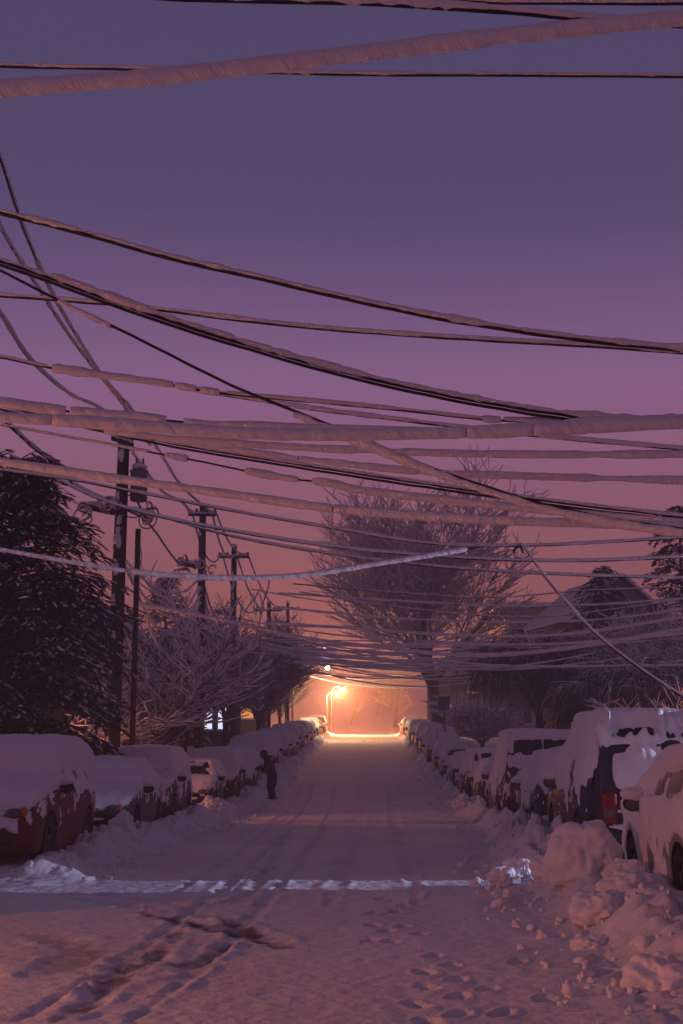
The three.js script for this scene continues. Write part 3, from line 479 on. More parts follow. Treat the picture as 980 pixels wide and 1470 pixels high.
// ------------------------------------------------------------------ poles
function snowCap(b, p, r, h, seed = 1) { b.geo(lump(seed, 3, 0.12), new THREE.Matrix4().makeScale(r, h, r).setPosition(p.x, p.y + h * 0.4, p.z)); }
function curl(b, c, r, turns, thick, R) { // loosely coiled cable
  const pts = [], tilt = R() * 3, sq = 0.5 + 0.5 * R(); for (let k = 0; k <= 26 * turns; k++) { const a = k / 26 * Math.PI * 2, q = r * (1 + 0.12 * Math.sin(a * 1.7 + tilt)); pts.push(V(c.x + Math.cos(a) * q * Math.cos(tilt), c.y + Math.sin(a) * q * sq - 0.002 * k, c.z + Math.cos(a) * q * Math.sin(tilt) + 0.002 * k)); } b.tube(pts, thick, 5); return pts;
}
function utilityPole(px, pyTop, d, r, label, opts = {}) {
  const top = at(px, pyTop, d), y0 = groundY(top.x, -d) - 0.1, H = top.y - y0, g = thing('utility_pole', label, 'utility pole', [top.x, y0, -d], 0, 'utility poles on the left side of the street'), R = rng(px), sn = new MB();
  const lean = opts.lean ?? 0;
  new MB().tube([...Array(9).keys()].map(k => V(lean * (k / 8 - 1), H * k / 8, 0)), t => mix(r * 1.15, r * 0.8, t), 12).build('shaft', M.wood, g);
  snowCap(sn, V(0, H, 0), r * 0.85, 0.13, px);
  // snow driven against the shaft
  for (let k = 0; k < 16; k++) { const y = H * (0.1 + 0.85 * R()); sn.geo(lump(k + px, 2, 0.3), new THREE.Matrix4().makeScale(r * 0.38, 0.08 + 0.2 * R(), r * 0.3).setPosition(lean * (y / H - 1) - r * 0.6 + r * 0.6 * R(), y, r * 0.75)); }
  for (const [dy, w, a] of opts.arms ?? []) {
    const arm = put('cross_arm', moved(rbox(w, 0.11, 0.1, 0.01), 0, 0, 0), M.wood, g); arm.position.set(0, H - dy, r + 0.05); arm.rotation.y = a;
    for (const q of [-0.46, -0.2, 0.2, 0.46]) { const ins = put('insulator', lathe([[0.001, 0], [0.03, 0], [0.03, 0.05], [0.075, 0.07], [0.05, 0.1], [0.07, 0.12], [0.045, 0.17], [0.001, 0.19]], 12), M.ceramic, arm); ins.position.set(q * w, 0.055, 0); }
    for (const q of [-0.33, 0, 0.33]) sn.geo(lump(q * 9 + px, 3, 0.18), new THREE.Matrix4().makeRotationY(a).multiply(new THREE.Matrix4().makeScale(w * 0.19, 0.055, 0.075)).setPosition(Math.cos(a) * q * w, H - dy + 0.07, r + 0.05 - Math.sin(a) * q * w));
  }
  for (const [dy, s] of opts.cans ?? []) {
    const tr = put('transformer', lathe([[0.001, 0], [0.2, 0], [0.23, 0.03], [0.23, 0.75], [0.25, 0.78], [0.25, 0.83], [0.16, 0.88], [0.001, 0.9]], 18), M.steel, g); tr.position.set(s * (r + 0.25), H - dy, 0.06);
    for (const q of [-0.08, 0.1]) { const bu = put('bushing', lathe([[0.001, 0], [0.035, 0], [0.06, 0.04], [0.035, 0.08], [0.06, 0.12], [0.03, 0.16], [0.03, 0.3], [0.001, 0.32]], 10), M.ceramic, tr); bu.position.set(q, 0.86, 0); }
    snowCap(sn, V(s * (r + 0.25), H - dy + 0.9, 0.06), 0.22, 0.1, px + 3);
  }
  for (const [dy, n, spread] of opts.coils ?? []) {
    const b = new MB(), c2 = new MB();
    for (let k = 0; k < n; k++) { const c = V((R() - 0.5) * spread, H - dy + (R() - 0.5) * 0.5, r + 0.1 + 0.3 * R()), pts = curl(b, c, 0.14 + 0.22 * R(), 0.6 + 0.7 * R(), 0.018, R); if (R() < 0.7) c2.tube(pts.map(p => V(p.x, p.y + 0.03, p.z)), 0.028, 5); }
    b.build('cable_coil', M.cable, g); c2.build('coil_snow', M.snow, g);
    const box = put('splice_box', rbox(0.75, 0.16, 0.16, 0.05), M.trim, g); box.position.set(-0.5, H - dy + 0.12, r + 0.15); box.rotation.z = -0.2; sn.geo(lump(px + dy, 3, 0.15), new THREE.Matrix4().makeRotationZ(-0.2).multiply(new THREE.Matrix4().makeScale(0.4, 0.09, 0.1)).setPosition(-0.5, H - dy + 0.23, r + 0.15));
  }
  sn.build('snow_cap', M.snow, g);
  return { g, top, H, y0 };
}
const pole1 = utilityPole(179, 598, 37.5, 0.19, 'nearest utility pole, thick and tall with transformer and coiled cables', { lean: 0.12, arms: [[0.75, 0.9, 1.1]], cans: [[2.35, 1]], coils: [[2.75, 14, 2.3]] });
new MB().tube([V(0.42, pole1.H - 9.6, 0), V(0.44, pole1.H - 3.1, 0)], 0.075, 8).build('conduit', M.wood, pole1.g);
const pole2 = utilityPole(291, 728, 56, 0.17, 'second utility pole in from the left with a short cross arm', { arms: [[0.35, 1.1, 0.1]], coils: [[2.5, 9, 1.9]] });
const pole3 = utilityPole(336, 786, 69, 0.165, 'third utility pole, thick top with a cross arm', { arms: [[0.5, 1.5, 0.0]], coils: [[3.4, 3, 1.0]] });
const pole4 = utilityPole(386, 866, 92, 0.16, 'fourth utility pole, half hidden among the left trees', { arms: [[0.5, 1.7, 0.1]] });
const pole5 = utilityPole(413, 866, 112, 0.16, 'fifth utility pole, farthest, near the bright lamps', { arms: [[0.5, 1.8, 0.1]] });

// ------------------------------------------------------------------ cables with sleeves of snow
// pts in photograph places, dl / dr distances of the two ends; cab cable radius; sl: [from, to, radius] stretches of snow (0..1 along the cable)
function cable(pts, dl, dr, cab, sl, label, group, o = {}) {
  const x0 = pts[0][0], x1 = pts[pts.length - 1][0];
  const P = pts.map(([x, y, d]) => d ? at(x, y, d) : at(x, y, mix(dl, dr, (x - x0) / (x1 - x0))));
  return cableAlong(P, cab, sl, label, group, o);
}
let wireSeed = 1;
function cableAlong(P, cab, sl, label, group, o = {}) {
  const S = wireSeed++ * 3.7, cv = new THREE.CatmullRomCurve3(P, false, 'centripetal'), len = cv.getLength(), n = Math.min(o.max ?? 150, Math.max(12, Math.ceil(len / (o.step ?? 0.07))));
  const pts = cv.getSpacedPoints(n), o0 = P[0].clone(), g = thing('overhead_cable', label, 'cable', o0.toArray(), 0, group);
  const rel = pts.map(p => p.clone().sub(o0));
  const wob = o.wobble ?? 0.25; rel.forEach((p, k) => { if (k && k < n) p.y += cab * wob * noise(k * 0.35, S); });
  const b = new MB(); b.tube(rel, cab, o.sides ?? 6);
  if (o.twin) b.tube(rel.map(p => V(p.x, p.y - cab * 2.6, p.z + 0.02)), cab * 0.9, o.sides ?? 6);
  b.build('cable_core', M.cable, g);
  if (sl.length) {
    for (const [u0, u1, r, lift = 0.75] of sl) {
      const m = Math.max(6, Math.ceil((u1 - u0) * len / (o.snowStep ?? 0.045))), mm = Math.min(o.maxSnow ?? 220, m), q = [], rr = [];
      for (let k = 0; k <= mm; k++) {
        const u = mix(u0, u1, k / mm), p = cv.getPointAt(clamp(u, 0, 1)).sub(o0), e = Math.min(k, mm - k) / mm * (u1 - u0) * len;
        const w = r * (1 + (o.rough ?? 0.16) * fbm(u * len * 3 + S, 1, 0, 3) * 2 + (o.rough ?? 0.16) * 0.8 * noise(u * len * 17, S) + (o.rough ?? 0.16) * 0.5 * noise(u * len * 41, S)) * (1 - 0.3 * sstep(0.45, 0.75, noise(u * len * 2.3, S + 40))) * Math.sqrt(clamp((e + r * 0.35) / (r * 0.5)));
        p.y += r * lift; q.push(p); rr.push(Math.max(0.004, w));
      }
      new MB().tube(q, rr, o.snowSides ?? 8).build('snow_sleeve', M.sleeve, g);
    }
  }
  return g;
}
const full = (r, lift) => [[0, 1, r, lift]];
// nearest, high over the camera
cable([[-120, 141], [0, 131], [240, 112], [500, 82], [760, 51], [980, 29], [1100, 18]], 5.2, 5.6, 0.012, full(0.037, 0.3), 'thickest snow sleeved cable slanting across the top of the picture', null, { rough: 0.1, snowSides: 14, snowStep: 0.02, maxSnow: 260 });
cable([[-100, 92], [0, 95], [250, 101], [500, 107], [700, 108], [980, 110], [1100, 110]], 9, 10, 0.011, full(0.018, 0.7), 'thin level cable just below the thickest snowy cable at the top', null, { rough: 0.25 });
cable([[150, -8], [265, -1], [520, 5], [640, 12], [740, 19], [835, 28], [980, 38], [1100, 46]], 7, 8, 0.013, full(0.03, 0.75), 'dark bottomed snowy cable meeting the thickest cable at the top right', null, { rough: 0.25 });
cable([[560, -6], [700, 3], [840, 5], [980, 5], [1100, 4]], 8, 8, 0.01, full(0.018, 0.7), 'short stretch of cable along the very top right edge');
cable([[-90, 283], [0, 306], [120, 336], [245, 371], [380, 402], [500, 430], [620, 455], [730, 474], [860, 491], [980, 503], [1080, 511]], 9.5, 10, 0.016, full(0.026, 0.75), 'topmost long dark cable sagging down to the right in open sky', null, { rough: 0.35 });
cable([[-90, 418], [0, 425], [165, 438], [330, 458], [480, 474], [720, 490], [860, 498], [980, 507], [1080, 513]], 12, 11, 0.013, full(0.022, 0.75), 'second long cable in open sky, flatter, crossing below the topmost one');
cable([[-80, 349], [0, 375], [90, 406], [200, 446], [330, 488], [500, 536], [660, 571], [830, 598], [930, 605], [1060, 608]], 10, 11, 0.014, [[0, 0.13, 0.022], [0.13, 0.36, 0.036], [0.36, 0.9, 0.026], [0.9, 1, 0.035]], 'double dark cable running from upper left to the thick snowy strand at right', null, { twin: true, rough: 0.35 });
cable([[-60, 358], [0, 388], [70, 424], [200, 487], [330, 552], [470, 609], [600, 664], [700, 700], [800, 729], [890, 747], [1060, 770]], 11, 9, 0.0125, [[0.16, 0.24, 0.022, -0.3], [0.5, 0.97, 0.032, -0.75]], 'steep dark cable with pale snow hanging along its underside at right', null, { rough: 0.3 });
cable([[-80, 502], [0, 513], [65, 527], [140, 538], [230, 550], [275, 558], [320, 565], [480, 580], [600, 592], [690, 602], [780, 606], [1000, 604]], 10, 11, 0.009, [[0.0, 0.13, 0.015], [0.135, 0.29, 0.040, 0.1], [0.292, 0.32, 0.042, 0.1], [0.325, 0.35, 0.034, 0.1], [0.36, 0.7, 0.018], [0.70, 0.725, 0.034, 0.2], [0.73, 1, 0.022]], 'cable with a broken thick roll of snow at upper left, left of the nearest pole', null, { rough: 0.15 });
cable([[250, 556], [300, 564], [450, 588], [610, 608], [700, 619], [850, 634], [1060, 652]], 14, 13, 0.012, full(0.026, 0.6), 'faint thin cable slipping behind the snowy strand at centre right');
cable([[-80, 568], [0, 578], [83, 589], [220, 601], [242, 604], [360, 612], [500, 617], [660, 620], [800, 610], [1060, 600]], 9, 10, 0.008, [[0, 0.142, 0.036, 0.1], [0.147, 0.262, 0.036, 0.1], [0.283, 0.6, 0.033, 0.1], [0.61, 0.76, 0.034, 0.2], [0.765, 1, 0.04, 0.1]], 'snow roll with a short bare gap right of the nearest pole top', null, { rough: 0.1 });
cable([[-80, 592], [0, 599], [160, 609], [330, 622], [500, 625], [660, 622], [820, 615], [1060, 603]], 8, 8.5, 0.01, [[0, 0.13, 0.035, 0.1], [0.131, 0.645, 0.038, 0.1], [0.646, 0.73, 0.04, 0.1], [0.731, 1, 0.044, 0.1]], 'heaviest snow roll at mid height, passing across the nearest pole', null, { rough: 0.09, snowStep: 0.03 });
cable([[150, 618], [240, 629], [400, 641], [640, 651], [800, 653], [1060, 652]], 11, 11, 0.01, full(0.033, 0.1), 'long even snow roll just below the heaviest one', null, { rough: 0.1 });
cable([[220, 628], [300, 640], [420, 657], [600, 677], [760, 684], [1060, 692]], 12, 11.5, 0.01, [[0, 0.26, 0.03, 0.1], [0.262, 0.47, 0.034, 0.1], [0.472, 1, 0.033, 0.1]], 'snow roll sagging third below the nearest pole top at right', null, { rough: 0.12 });
cable([[-60, 600], [0, 610], [100, 628], [170, 641], [275, 660], [400, 685], [480, 695], [500, 701], [700, 725], [850, 740], [1060, 757]], 13, 11, 0.009, [[0, 0.28, 0.014, 0.5], [0.302, 0.332, 0.036, 0.1], [0.413, 0.482, 0.036, 0.1], [0.5, 1, 0.036, 0.1]], 'thin cable carrying separate sausages of snow left of centre', null, { rough: 0.13 });
cable([[-40, 574], [60, 596], [250, 637], [400, 662], [600, 693], [800, 721], [980, 742], [1080, 753]], 15, 13, 0.015, full(0.02, 0.7), 'black double cable under the snow rolls, sloping down to the right', null, { twin: true });
cable([[-60, 654], [0, 663], [140, 684], [300, 706], [500, 733], [700, 747], [850, 752], [1060, 757]], 10, 9.5, 0.011, [[0, 0.5, 0.032, 0.1], [0.502, 1, 0.034, 0.1]], 'smooth snow roll crossing below the transformer, cold lit at its right end', null, { rough: 0.09 });
cable([[-60, 668], [90, 687], [190, 706], [350, 737], [480, 759], [620, 781], [740, 784], [870, 779], [1060, 766]], 18, 18, 0.012, full(0.022, 0.7), 'thin cable that holds the hanging loop at the right');
cable([[60, 676], [130, 712], [200, 735], [340, 764], [500, 788], [640, 800], [800, 806], [1060, 797]], 22, 22, 0.016, full(0.028, 0.7), 'dark cable one below the loop cable');
cable([[190, 730], [340, 772], [500, 799], [640, 815], [800, 825], [1060, 833]], 25, 24, 0.016, full(0.028, 0.7), 'dark cable two below the loop cable, sagging to the right edge');
cable([[-60, 778], [0, 789], [130, 812], [200, 822], [330, 830], [430, 826], [550, 808], [690, 785]], 16, 18, 0.01, [[0, 0.3, 0.026, 0.1], [0.302, 0.97, 0.036, 0.1]], 'pale sagging snow roll that rises to the knot by the hanging loop', null, { rough: 0.1 });
// the drop cable with its loop, right
{
  const P = [[742, 785], [747, 782], [753, 786], [775, 818], [800, 850], [850, 905], [905, 950], [980, 1000], [1100, 1060]].map(([x, y], k) => at(x, y, 18 - k * 0.25));
  const g = cableAlong(P, 0.016, full(0.017, 0.6), 'stiff drop cable with a small hanging loop slanting down to the right edge', null, { rough: 0.15 });
  const c = at(744, 793, 18).sub(P[0]), b = new MB(); const ring = []; for (let q = 0; q <= 30; q++) { const a = q / 30 * Math.PI * 2; ring.push(V(c.x + 0.058 * Math.cos(a), c.y + 0.07 * Math.sin(a), c.z + 0.01 * Math.sin(a))); } b.tube(ring, 0.014, 7); b.build('loop', M.cable, g); new MB().tube(ring.slice(16, 30).map(p => V(p.x, p.y + 0.008, p.z + 0.012)), 0.014, 6).build('loop_snow', M.snow, g);
}
// along the poles on the left
const t1 = (dx, dy, dz = 0) => V(pole1.top.x + dx, pole1.top.y + dy, pole1.top.z + dz), t2 = (dx, dy) => V(pole2.top.x + dx, pole2.top.y + dy, pole2.top.z), t3 = (dx, dy) => V(pole3.top.x + dx, pole3.top.y + dy, pole3.top.z), t4 = (dx, dy) => V(pole4.top.x + dx, pole4.top.y + dy, pole4.top.z);
cableAlong([at(-60, 60, 20), at(0, 228, 23), at(36, 335, 26), at(82, 435, 30), at(150, 545, 35), at(186, 585, 37.5), at(228, 648, 43), at(262, 700, 50), t2(0.35, -0.25)], 0.022, [[0, 0.1, 0.04], [0.105, 0.2, 0.045], [0.2, 0.8, 0.05, 0.4], [0.8, 1, 0.045]], 'steep snowy line from the left edge over the nearest pole to the second', 'lines along the utility poles', { max: 90 });
cableAlong([at(-50, 215, 21), at(0, 325, 23.5), at(60, 422, 27.5), at(105, 490, 31), at(150, 548, 35), at(190, 600, 38.5), at(215, 640, 42)], 0.022, [[0, 0.5, 0.045, 0.4], [0.505, 1, 0.05, 0.4]], 'second steep snowy line left of the one over the nearest pole top', 'lines along the utility poles', { max: 80 });
cableAlong([at(-50, 385, 22), at(0, 450, 24.5), at(40, 512, 28), at(100, 566, 33), at(150, 592, 37.2), at(190, 650, 42), at(232, 705, 48), at(262, 722, 53), t2(-0.45, -0.3)], 0.022, [[0, 0.35, 0.05, 0.4], [0.355, 1, 0.05, 0.4]], 'lowest of the three steep snowy lines at the left edge', 'lines along the utility poles', { max: 90 });
cableAlong([at(5, 603, 30), at(45, 640, 32), at(75, 664, 34), at(110, 698, 36), at(160, 722, 37.2), at(205, 742, 38)], 0.035, full(0.055, 0.5), 'thick black cable dropping over the fir top to the nearest pole', 'lines along the utility poles');
cableAlong([at(190, 705, 37.6), at(204, 735, 38), at(226, 768, 43), at(254, 806, 52), t2(-0.6, -2.4)], 0.03, full(0.032, 0.6), 'dark cable looping from the transformer down to the second pole coil');
for (const [a, b, s, lab] of [[-0.45, -0.6, 1.1, 'left'], [0.35, 0.1, 0.9, 'middle'], [0.5, 0.65, 0.6, 'right']]) {
  const A = t2(a, -0.15), B = t3(b, -0.3), m = A.clone().lerp(B, 0.5); m.y -= s; cableAlong([A, A.clone().lerp(B, 0.25).setY(mix(A.y, B.y, 0.25) - s * 0.75), m, A.clone().lerp(B, 0.75).setY(mix(A.y, B.y, 0.75) - s * 0.75), B], 0.022, full(0.04, 0.5), `${lab} of three snowy lines between the second and third pole`, 'lines along the utility poles', { max: 50 });
  const C = t4(b * 1.2, -0.3), m2 = B.clone().lerp(C, 0.5); m2.y -= s * 1.2; cableAlong([B, B.clone().lerp(C, 0.25).setY(mix(B.y, C.y, 0.25) - s * 0.9), m2, B.clone().lerp(C, 0.75).setY(mix(B.y, C.y, 0.75) - s * 0.9), C], 0.024, full(0.045, 0.5), `${lab} of three snowy lines running on beyond the third pole`, 'lines along the utility poles', { max: 50 });
}
{ // low sagging bundle along the left side
  const R = rng(91);
  for (let k = 0; k < 4; k++) { const A = t1(0.2 * k - 0.2, -3.6 - 0.35 * k), B = t2(0, -3.0 - 0.3 * k), C = t3(0, -3.6 - 0.3 * k), D = t4(0, -5 - 0.3 * k); const P = []; for (const [p, q] of [[A, B], [B, C], [C, D]]) for (const t of [0, 0.25, 0.5, 0.75]) P.push(p.clone().lerp(q, t).add(V(0, -4 * t * (1 - t) * (0.8 + 0.4 * k), 0))); P.push(D); cableAlong(P, 0.022, full(0.045, 0.4), `telephone line hung ${['highest', 'second', 'third', 'lowest'][k]} of four along the left poles`, 'lines along the utility poles', { max: 70 }); }
}
// many house drops crossing the street farther up, some drawn singly after the photograph
const far = [
  [[[420, 838], [560, 850], [700, 858], [840, 848], [1000, 842]], 34, 33, 0.016], [[[400, 852], [560, 862], [720, 870], [860, 868], [1000, 858]], 38, 36, 0.03], [[[430, 850], [560, 870], [700, 884], [800, 884], [900, 872], [1000, 858]], 36, 34, 0.018], [[[395, 872], [540, 886], [700, 893], [860, 890], [1000, 872]], 42, 40, 0.035],
  [[[360, 846], [430, 858], [520, 872], [560, 878]], 44, 46, 0.016], [[[380, 896], [500, 902], [640, 912], [800, 912], [1000, 884]], 44, 40, 0.05], [[[200, 868], [330, 893], [440, 918], [560, 932], [660, 942], [760, 938], [880, 922], [1000, 900]], 40, 38, 0.06], [[[270, 880], [380, 905], [500, 925], [640, 925], [800, 925], [1000, 908]], 46, 42, 0.045], [[[380, 918], [520, 920], [600, 919], [760, 930], [1000, 915]], 50, 46, 0.02], [[[420, 930], [560, 940], [700, 955], [850, 957], [1000, 955]], 52, 48, 0.045], [[[300, 905], [420, 932], [560, 950], [720, 962], [900, 945]], 56, 52, 0.03],
];
far.forEach(([p, dl, dr, r], i) => cable(p, dl, dr, 0.014, full(r, 0.4), ['uppermost thin drop line of the lower tangle across the big tree', 'snowy drop line second down in the tangle across the big tree', 'dark drop line dipping lowest before the gabled house', 'pale snowy drop line across the foot of the gabled roof', 'short dark line between the third pole and the big tree', 'broad pale snow roll sagging over the street centre', 'brightest orange lit snow roll, long and sagging above the street', 'pale roll just above the orange lit roll', 'thin dark drop line above the lamp glow', 'snow roll just below the orange lit one', 'sagging roll crossing the left trees and lamp glow'][i], 'house drops crossing the street', { max: 60, maxSnow: 120, step: 0.15, snowStep: 0.1 }));
{
  const R = rng(404);
  for (let k = 0; k < 46; k++) {
    const d = 52 + 86 * Math.pow(k / 46, 0.85), y0 = rise(d), left = V(-6.6, y0 + 5.7 + 2.0 * R(), -d - 3 * R()), right = V(7.5 + 5 * R(), y0 + 4.9 + 2.2 * R(), -d + 6 * (R() - 0.6)), sag = 0.5 + 0.9 * R(), P = [];
    for (let t = 0; t <= 1.001; t += 0.125) P.push(left.clone().lerp(right, t).add(V(0, -4 * sag * t * (1 - t), 0)));
    cableAlong(P, 0.016, full(0.024 + 0.045 * R() * R(), 0.4), 'snow rimmed drop line in the dense far tangle above the lamp glow', 'dense far tangle of drop lines', { max: 30, maxSnow: 46, sides: 4, snowSides: 5 });
  }
}

// ------------------------------------------------------------------ trees
// bare tree: limbs, twigs, and snow lying along them
function bareTree(px, d, H, o, label, group, X) {
  const x = X ?? at(px, 1000, d).x, y0 = groundY(x, -d) - 0.08, g = thing('bare_tree', label, 'tree', [x, y0, -d], 0, group), R = rng(o.seed), limb = new MB(), twig = new MB(), snow = new MB();
  const sw = o.snow ?? 1, minR = o.minR ?? 0.008;
  const inside = p => { if (!o.shape) return true; const t = p.y / H, r = o.shape(t) * o.spread; return Math.hypot(p.x - (o.cx ?? 0), p.z) < r; };
  let count = 0;
  function grow(p, dir, len, r, lev) {
    if (count > (o.max ?? 9000)) return; count++;
    const n = lev < 2 ? 6 : lev < 4 ? 4 : 3, pts = [p.clone()], rr = [r], q = p.clone(), v = dir.clone(), kids = [];
    for (let k = 1; k <= n; k++) {
      v.x += (R() - 0.5) * (o.crook ?? 0.35); v.z += (R() - 0.5) * (o.crook ?? 0.35); v.y += (R() - 0.5) * (o.crook ?? 0.35) * 0.7 + (lev > 0 ? (o.lift ?? 0.05) - (o.droop ?? 0) * lev * 0.03 : 0); v.normalize();
      q.addScaledVector(v, len / n); pts.push(q.clone()); rr.push(r * mix(1, lev === 0 ? 0.22 : 0.45, k / n));
      if (lev < o.levels) kids.push([q.clone(), v.clone(), r * mix(1, lev === 0 ? 0.32 : 0.5, k / n), k / n]);
    }
    (lev < 2 ? limb : twig).tube(pts, rr, lev === 0 ? 12 : lev < 2 ? 7 : lev < 4 ? 4 : 3, lev < 2);
    // snow keeps to the upper side of what leans
    const flat = 1 - Math.abs(dir.y);
    if (sw > 0 && (lev > 0) && (flat > 0.12 || lev > 2) && R() < (o.snowShare ?? 0.95)) {
      const w = rr.map(a => (a * 0.75 + (o.snowMin ?? 0.012)) * sw * (0.8 + 0.5 * R())); w[0] *= 0.6; w[w.length - 1] *= 0.7;
      snow.tube(pts.map((a, k) => V(a.x, a.y + rr[k] * 0.7 + w[k] * 0.35, a.z)), w, lev < 3 ? 5 : 3, lev < 4);
    }
    if (!inside(q) && lev > 1) return;
    for (const [kp, kv, kr, f] of kids) {
      if (lev === 0 && (o.first ?? 0.3) > f) continue;
      const m = lev === 0 ? (o.perNode0 ?? 3) : (o.perNode ?? 1.4); let c = Math.floor(m) + (R() < m % 1 ? 1 : 0);
      while (c--) {
        const ang = R() * Math.PI * 2, open = (lev > 1 ? o.openFine ?? 0.85 : o.open ?? 0.75) * (0.7 + 0.6 * R()), ax = V(Math.cos(ang), 0.15 * (R() - 0.5), Math.sin(ang)), nd = kv.clone().multiplyScalar(Math.cos(open)).addScaledVector(ax, Math.sin(open)).normalize();
        if (lev === 0 && o.flare) nd.y = Math.max(nd.y, o.flare * f);
        const nr = Math.max(minR, kr * (o.shrink ?? 0.55)), nl = len * (o.ratio ?? 0.62) * (0.75 + 0.5 * R()) * (lev === 0 ? (o.firstLen ?? 1) * (o.taper ? mix(1, o.taper, f) : 1) : 1);
        if (nl > (o.minLen ?? 0.2)) grow(kp, nd, nl, nr, lev + 1);
      }
    }
  }
  grow(V(0, 0, 0), V(o.leanX ?? 0.02, 1, 0).normalize(), H * (o.stem ?? 0.6), o.r, 0);
  limb.build('trunk', M.bark, g); twig.build('crown', M.twig, g); const s = snow.build('branch_snow', M.snow, g); if (s) s.userData.label = 'snow lying along the branches';
  return g;
}
// evergreen with drooping sprays under snow
function conifer(x, d, H, o, label, group) {
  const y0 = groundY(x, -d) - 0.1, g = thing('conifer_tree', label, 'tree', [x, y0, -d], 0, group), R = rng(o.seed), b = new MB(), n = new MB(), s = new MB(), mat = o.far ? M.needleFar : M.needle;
  b.tube([V(0, 0, 0), V(0, H * 0.5, 0), V(0, H * 0.97, 0)], t => mix(o.r, 0.02, t), 8);
  const spray = (p, dir, L, w) => { // one flat spray: a stem of pointed needle tufts
    const side = V(-dir.z, 0, dir.x).normalize(), m = o.far ? 3 : 5;
    for (let k = 0; k < m; k++) { const f = (k + 0.5) / m, c = p.clone().addScaledVector(dir, L * f); c.y -= 0.25 * L * f * f;
      for (const q of [-1, 1, 0]) { const e = c.clone().addScaledVector(side, q * w * (1.1 - f) * (0.7 + 0.6 * R())).addScaledVector(dir, L * 0.32); e.y -= w * (R() - 0.15) * 0.6; const t = w * 0.22; n.tri(V(c.x - side.x * t, c.y + t * 0.5, c.z - side.z * t), e, V(c.x + side.x * t, c.y - t * 0.6, c.z + side.z * t)); }
    }
    if (R() < o.snow) { // snow caught along the spray's stem
      const f0 = 0.1 + 0.3 * R(), f1 = f0 + 0.35 + 0.4 * R(), th = w * (0.13 + 0.16 * R()), q = []; for (let k = 0; k <= 4; k++) { const f = mix(f0, f1, k / 4), c = p.clone().addScaledVector(dir, L * f); c.y += th * 0.55 - 0.25 * L * f * f + 0.2 * th * (R() - 0.5); c.addScaledVector(side, 0.25 * w * (R() - 0.5)); q.push(c); }
      s.tube(q, [th * 0.35, th * (0.8 + 0.5 * R()), th * (0.9 + 0.5 * R()), th * 0.9, th * 0.3], 5, true, 0.75);
    }
  };
  for (let k = 0; k < o.branches; k++) {
    const f = Math.pow((k + R()) / o.branches, o.low ?? 0.8), y = H * mix(0.10, 0.97, f), len = o.w * (o.profile ? o.profile(f) : Math.pow(1 - f, 0.75) + 0.07) * (0.62 + 0.5 * R()), a = R() * Math.PI * 2, up = mix(-0.15, 0.55, f), dir = V(Math.cos(a), up, Math.sin(a)).normalize();
    const steps = Math.max(3, Math.ceil(len / (o.far ? 0.42 : 0.2))), bp = [V(0, y, 0)];
    for (let i = 1; i <= steps; i++) {
      const t = i / steps, p = V(dir.x * len * t, y + dir.y * len * t - 0.28 * len * t * t, dir.z * len * t); bp.push(p);
      if (t > 0.25) { const sd = V(Math.cos(a + (R() - 0.5) * 2.2), -0.05 - 0.35 * R(), Math.sin(a + (R() - 0.5) * 2.2)).normalize(); spray(p, sd, (o.far ? 0.62 : 0.34) * (0.7 + 0.6 * R()), o.far ? 0.26 : 0.13); if (R() < 0.7) spray(p.clone().add(V(0, -0.08, 0)), V(Math.cos(a + (R() - 0.5) * 4), -0.25, Math.sin(a + (R() - 0.5) * 4)).normalize(), (o.far ? 0.5 : 0.3) * (0.7 + 0.6 * R()), o.far ? 0.24 : 0.12); }
    }
    b.tube(bp, t => mix(0.03, 0.006, t), 4, false);
  }
  b.build('trunk', M.bark, g); n.build('crown', mat, g); const sn = s.build('branch_snow', M.snow, g); if (sn) sn.userData.label = 'snow pads on the drooping sprays';
  return g;
}
